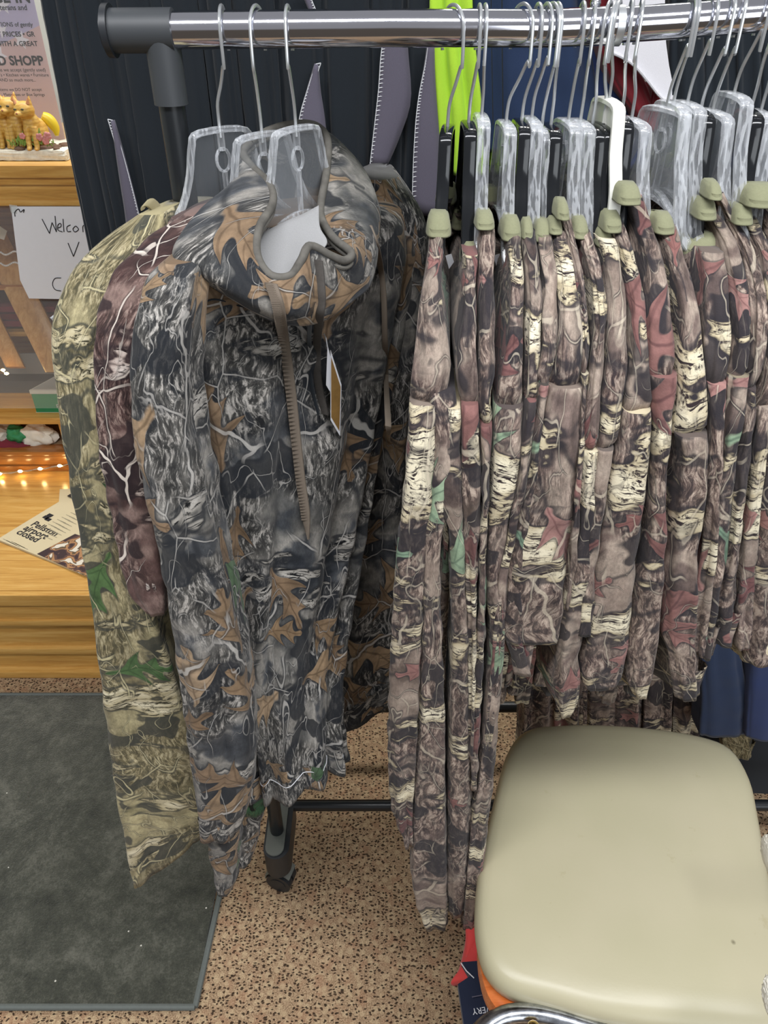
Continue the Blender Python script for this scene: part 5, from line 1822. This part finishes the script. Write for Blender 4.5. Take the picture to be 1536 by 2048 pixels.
rd = rear_garment('maroon_jersey', 'maroon jersey with a white side panel hanging above the wide gap', 'shirt',
                  [(1168, 1240, -320), (1172, 1242, -60), (1180, 1245, 30), (1200, 1262, 110), (1222, 1290, 170), (1256, 1308, 220), (1284, 1312, 262)], 'maroon_cloth', BY - .03, .012, .06, 405, .004, hem=.002)
wp2 = [at(1222, -200, BY - .06), at(1222, 10, BY - .06), at(1222, 104, BY - .06), at(1246, 115, BY - .06), at(1270, 132, BY - .06), at(1296, 162, BY - .06), at(1318, 190, BY - .06), at(1336, 203, BY - .06),
       at(1344, 190, BY - .06), at(1345, 165, BY - .06), at(1338, 130, BY - .06), at(1332, 85, BY - .06), at(1330, 10, BY - .06), at(1330, -200, BY - .06)]
MB().poly(wp2, (0, 1, 0), .004).build('white_panel', 'white_cloth', rd, smooth=False)
MB().tube(spline([p + Vector((0, -.002, 0)) for p in wp2[2:9]], 30), .0022, 8).build('panel_edging', 'white_cloth', rd)
for i, (a, b) in enumerate(((1335, 1400), (1395, 1462), (1455, 1520), (1515, 1590))):
    rear_garment('dark_jacket', ['dark slate jacket right beside the white jersey panel', 'dark slate jacket behind the black hanger beyond the gap', 'dark slate jacket behind the tallest clear hanger',
                                 'dark slate jacket at the right edge behind the hangers'][i], 'jacket',
                 [(a, b, -320), (a, b, 0), (a, b + 4, 200), (a - 4, b + 4, 400), (a - 10, b + 2, 700), (a - 20, b, 1100)], 'dark_slate_cloth', BY, .02, .1, 410 + i, .008)
# filler dark clothes behind the packed shirts (visible only through gaps)
for i, (a, b) in enumerate(((878, 965), (960, 1050), (1045, 1130), (1125, 1215), (1205, 1300), (1290, 1345))):
    rear_garment('dark_trousers', ['dark slate trousers low behind the first packed shirts', 'dark slate trousers behind the shirt whose hook bows widest', 'dark slate trousers behind the wide red-leaf sleeve',
                                   'dark slate trousers behind the charcoal-shouldered shirt', 'dark slate trousers behind the white-hanger shirt', 'dark slate trousers below the maroon jersey'][i], 'trousers',
                 [(a, b, 330), (a, b, 500), (a - 6, b, 800), (a - 20, b - 10, 1150)], 'dark_slate_cloth', BY + .05, .02, .08, 430 + i, .008)
# camouflage trousers hanging low behind, seen under the sleeves
cl = [(1045, 1120), (1105, 1178), (1165, 1232), (1222, 1290), (1282, 1345), (1338, 1402)]
for i, (a, b) in enumerate(cl):
    t_ = thing('camouflage_trousers', at((a + b) / 2, 1500, 1.0), ['dim camouflage trousers low behind the seat, leftmost', 'dim camouflage trousers low behind the seat, second from left',
               'dim camouflage trousers low behind the seat, third from left', 'dim camouflage trousers low behind the seat, fourth from left', 'dim camouflage trousers low behind the seat, fifth from left',
               'dim camouflage trousers low behind the seat, beside the navy shirts'][i], 'trousers', 'camouflage trousers low behind the seat')
    lv = lv_front([(a + 6, b + 2, 900, 1.03), (a + 3, b - 1, 1100, 1.03), (a, b - 4, 1300, 1.03), (a - 3, b - 8, 1400, 1.03), (a - 8, b - 12, 1560, 1.03)], .022, .07, (0, 1))
    loft('trouser_legs', lv, 'camo_brown', t_, N=50, M=48, fold=.010, seed=500 + i, kfold=(3, 8), foldtop=.8)
# navy shirts low at right
for i, (rows, mt) in enumerate(((
        [(1395, 1470, 1150), (1400, 1480, 1300), (1400, 1495, 1400), (1394, 1490, 1462)], 'navy_cloth'), ([(1500, 1600, 1200), (1500, 1610, 1330), (1495, 1610, 1400), (1492, 1610, 1470)], 'navy_bright_cloth'))):
    rear_garment('navy_shirt', ['dark navy shirt hem hanging low between camouflage and seat', 'brighter navy shirt hem at the right edge above the seat'][i], 'shirt', rows, mt, .945 - .02 * i, .015, .08, 520 + i, .003)
t_ = rear_garment('camouflage_shirt', 'scrap of tan-leaf camouflage shirt under the navy shirt hems', 'shirt', [(1440, 1505, 1400), (1440, 1505, 1460), (1450, 1500, 1512)], 'camo_beige', 1.0, .01, .05, 530, .003)
rear_garment('dark_jacket', 'dark jacket filling the lower right corner behind the seat', 'jacket', [(1380, 1640, 1100), (1380, 1640, 1400), (1380, 1640, 1700)], 'dark_slate_cloth', 1.06, .01, .05, 531, .006)

# ================================================================== CHAIR
SZ = 0.47
seat_px = [(1050, 1462), (1120, 1452), (1200, 1451), (1300, 1458), (1400, 1474), (1462, 1500), (1500, 1560), (1518, 1640), (1536, 1740), (1560, 1850), (1590, 1960), (1600, 2040), (1560, 2075), (1440, 2072), (1300, 2058), (1195, 2038),
           (1110, 2012), (1020, 1985), (975, 1945), (955, 1890), (950, 1820), (960, 1720), (985, 1610), (1012, 1510)]
sp = [atz(x, y, SZ - .012) for x, y in seat_px]
cen = sum(sp, Vector((0, 0, 0))) / len(sp)
ch = thing('chair', (cen.x, cen.y, 0), 'metal-framed chair with a worn cream vinyl seat and orange underside, in front of the shirts', 'chair')


def periodic(P, n):
    m = len(P); out = []
    for i in range(n):
        t = i / n * m; k = int(t); u = t - k
        a, b, c_, d = P[(k - 1) % m], P[k % m], P[(k + 1) % m], P[(k + 2) % m]
        out.append(0.5 * ((2 * b) + (c_ - a) * u + (2 * a - 5 * b + 4 * c_ - d) * u * u + (3 * b - a - 3 * c_ + d) * u ** 3))
    return out


out = periodic(sp, 96)
V, Fc = [], []
prof = [(0.93, -.028), (.975, -.028), (.992, -.020), (1.0, -.008), (.998, .001), (.99, .008), (.975, .0145), (.95, .0195), (.90, .024), (.8, .0275), (.6, .030), (.35, .031), (.12, .0312)]
for (s_, dz) in prof:
    for p in out:
        q = cen + (p - cen) * s_
        V.append(Vector((q.x, q.y, SZ - .018 + dz - .0 + (.003 * math.sin((q.x - cen.x) * 14 + 1) * (1 - abs(s_ - .5)) if s_ < .95 else 0))))
n = 96
for i in range(len(prof) - 1):
    for k in range(n):
        k2 = (k + 1) % n
        Fc.append((i * n + k, i * n + k2, (i + 1) * n + k2, (i + 1) * n + k))
Fc.append(tuple(range((len(prof) - 1) * n, len(prof) * n)))
Fc.append(tuple(range(n))[::-1])
o = mesh_obj('seat', V, Fc, 'cream_vinyl', ch); auto(o, 60)
V, Fc = [], []
dv = (Vector((.004, -.023, 0)))
for (s_, z_) in ((.9, SZ - .085), (.995, SZ - .075), (1.0, SZ - .06), (.992, SZ - .046), (.93, SZ - .044)):
    for p in out:
        q = cen + (p - cen) * s_ + dv
        V.append(Vector((q.x, q.y, z_)))
for i in range(4):
    for k in range(n):
        k2 = (k + 1) % n
        Fc.append((i * n + k, i * n + k2, (i + 1) * n + k2, (i + 1) * n + k))
Fc.append(tuple(range(4 * n, 5 * n))); Fc.append(tuple(range(n))[::-1])
o = mesh_obj('seat_pan', V, Fc, 'orange_lacquer', ch); auto(o, 50)
# chromed back frame, wraps the near side
fz_ = SZ - .03
fpts = [atz(948, 2075, fz_), atz(962, 2040, fz_), atz(1005, 2012, fz_), atz(1060, 2007, fz_), atz(1120, 2018, fz_), atz(1190, 2040, fz_), atz(1270, 2062, fz_), atz(1400, 2080, fz_), atz(1530, 2092, fz_)]
fpts = [p + Vector((0, -.012, 0)) for p in fpts]
fr = MB(); fr.tube(spline([fpts[0] + Vector((-.002, -.05, -.02))] + fpts, 40), .0125, 20)
fr.build('chrome_back_frame', 'worn_chrome', ch)
bk = MB()
bl_ = fpts[0] + Vector((-.002, -.05, -.02)); br_ = fpts[-1]
bk.tube([bl_, bl_ + Vector((0, -.05, .10)), bl_ + Vector((0, -.07, .32))], .0125, 16)
bk.tube([br_, br_ + Vector((.01, -.05, .10)), br_ + Vector((.01, -.07, .32))], .0125, 16)
rv = atz(1066, 2044, fz_ + .012) + Vector((0, -.006, 0))
MB().sphere(rv, .0085, seg=16, sc=(1, 1, .6)).build('brass_rivet', 'brass', ch)
cnr = [(1010, 1540), (1440, 1540), (1480, 2030), (1010, 1940)]
for (x, y) in cnr:
    p = atz(x, y, SZ - .07)
    p2 = cen + (p - cen) * .88
    lg = MB(); lg.tube([Vector((p2.x, p2.y, SZ - .06)), Vector((cen.x + (p2.x - cen.x) * 1.06, cen.y + (p2.y - cen.y) * 1.06, .01))], [.012, .009], 14)
    lg.build('leg', 'worn_chrome', ch)
# basket with clothes beneath the chair
bc = Vector((.285, .395, 0))
bk_ = thing('wicker_basket', bc, 'brown wicker basket on the floor under the near corner of the chair', 'basket')
wk = MB()
for i in range(17):
    z = .012 + i * .0125
    r_ = .135 + .035 * (i / 16)
    pts = [bc + Vector(((r_ + .004 * (1 if (k + i) % 2 else -1)) * math.cos(2 * PI * k / 48), (r_ + .004 * (1 if (k + i) % 2 else -1)) * math.sin(2 * PI * k / 48), z)) for k in range(49)]
    wk.tube(pts, .0055, 7, caps=False)
wk.build('woven_wall', 'rattan', bk_)
rmn = MB()
for s_ in (0, 1, 2):
    pts = [bc + Vector(((.173 + .006 * math.cos(k * .9 + s_ * 2.1)) * math.cos(2 * PI * k / 72), (.173 + .006 * math.cos(k * .9 + s_ * 2.1)) * math.sin(2 * PI * k / 72), .222 + .006 * math.sin(k * .9 + s_ * 2.1))) for k in range(73)]
    rmn.tube(pts, .0055, 8, caps=False)
rmn.build('braided_rim', 'rattan', bk_)
MB().tube([bc + Vector((0, 0, .004)), bc + Vector((0, 0, .010))], .14, 40).build('bottom', 'rattan', bk_)
# red cloth and navy garment spilling from the basket
def drape(name, quad, th, mat, label, cat):
    G = [[quad[0].lerp(quad[1], u / 10).lerp(quad[3].lerp(quad[2], u / 10), v / 12) for u in range(11)] for v in range(13)]
    V = [G[v][u] + Vector((0, 0, .004 * math.sin(u * 1.1 + v * .4))) for v in range(13) for u in range(11)]
    Fc = [(v * 11 + u, v * 11 + u + 1, (v + 1) * 11 + u + 1, (v + 1) * 11 + u) for v in range(12) for u in range(10)]
    o = mesh_obj(name, V, Fc, mat)
    md = o.modifiers.new('t', 'SOLIDIFY'); md.thickness = th; md.offset = -1
    sb = o.modifiers.new('s', 'SUBSURF'); sb.levels = 1; sb.render_levels = 1
    return tag(o, label, cat)


drape('red_cloth', [atz(938, 1845, .28), atz(1010, 1845, .29), atz(1010, 1965, .27), atz(906, 1975, .25)], .02, 'red_cloth', 'folded bright red cloth spilling out beside the chair seat', 'cloth')
nvp = thing('navy_folded_garment', atz(950, 2000, .27), 'dark navy folded garment with a printed label hanging over the basket beside the chair', 'garment')
q = [atz(916, 1968, .290), atz(940, 1952, .296), atz(924, 1924, .296), atz(1000, 1918, .30), atz(1040, 1990, .30), atz(1030, 2075, .29), atz(932, 2078, .285)]
MB().poly(q, (0, 0, -1), .014).build('folded_cloth', 'dark_navy_cloth', nvp, smooth=False)
ld = (atz(985, 1990, .3) - atz(945, 1996, .3)).normalized()
text_obj('printed_label', 'VERY', atz(980, 2012, .3005), -ld, Vector((ld.y, -ld.x, 0)), .012, 'stitch_thread', nvp, .0001)
MB().tube([atz(922, 1926, .299), atz(933, 1942, .300), atz(948, 1956, .300)], .0009, 5).build('fold_piping', 'stitch_thread', nvp)
MB().tube([atz(944, 1994, .3005), atz(976, 1988, .3005)], .0007, 5).build('stitched_line', 'grey_stretch_cloth', nvp)
# white fleece at right edge
def fluff(name, c, w_, h_, label, seed):
    from mathutils import noise as ns
    bm = bmesh.new(); bmesh.ops.create_icosphere(bm, subdivisions=5, radius=1)
    for v in bm.verts:
        k = 1 + .10 * ns.noise(v.co * 9 + Vector((seed, 0, 0))) + .05 * ns.noise(v.co * 22)
        v.co = Vector((v.co.x * w_, v.co.y * .03, v.co.z * h_)) * k
    bm.transform(Matrix.Translation(c))
    o = MB().bm(bm).build(name, 'white_fleece')
    tag(o, label, 'fleece')


fluff('white_fleece', at(1562, 2010, .36), .016, .02, 'white fluffy fleece resting on the near right corner of the seat', 1)
fluff('white_fleece', at(1546, 1718, .53), .008, .022, 'white fluffy fleece tuft at the right side of the seat, further back', 2)
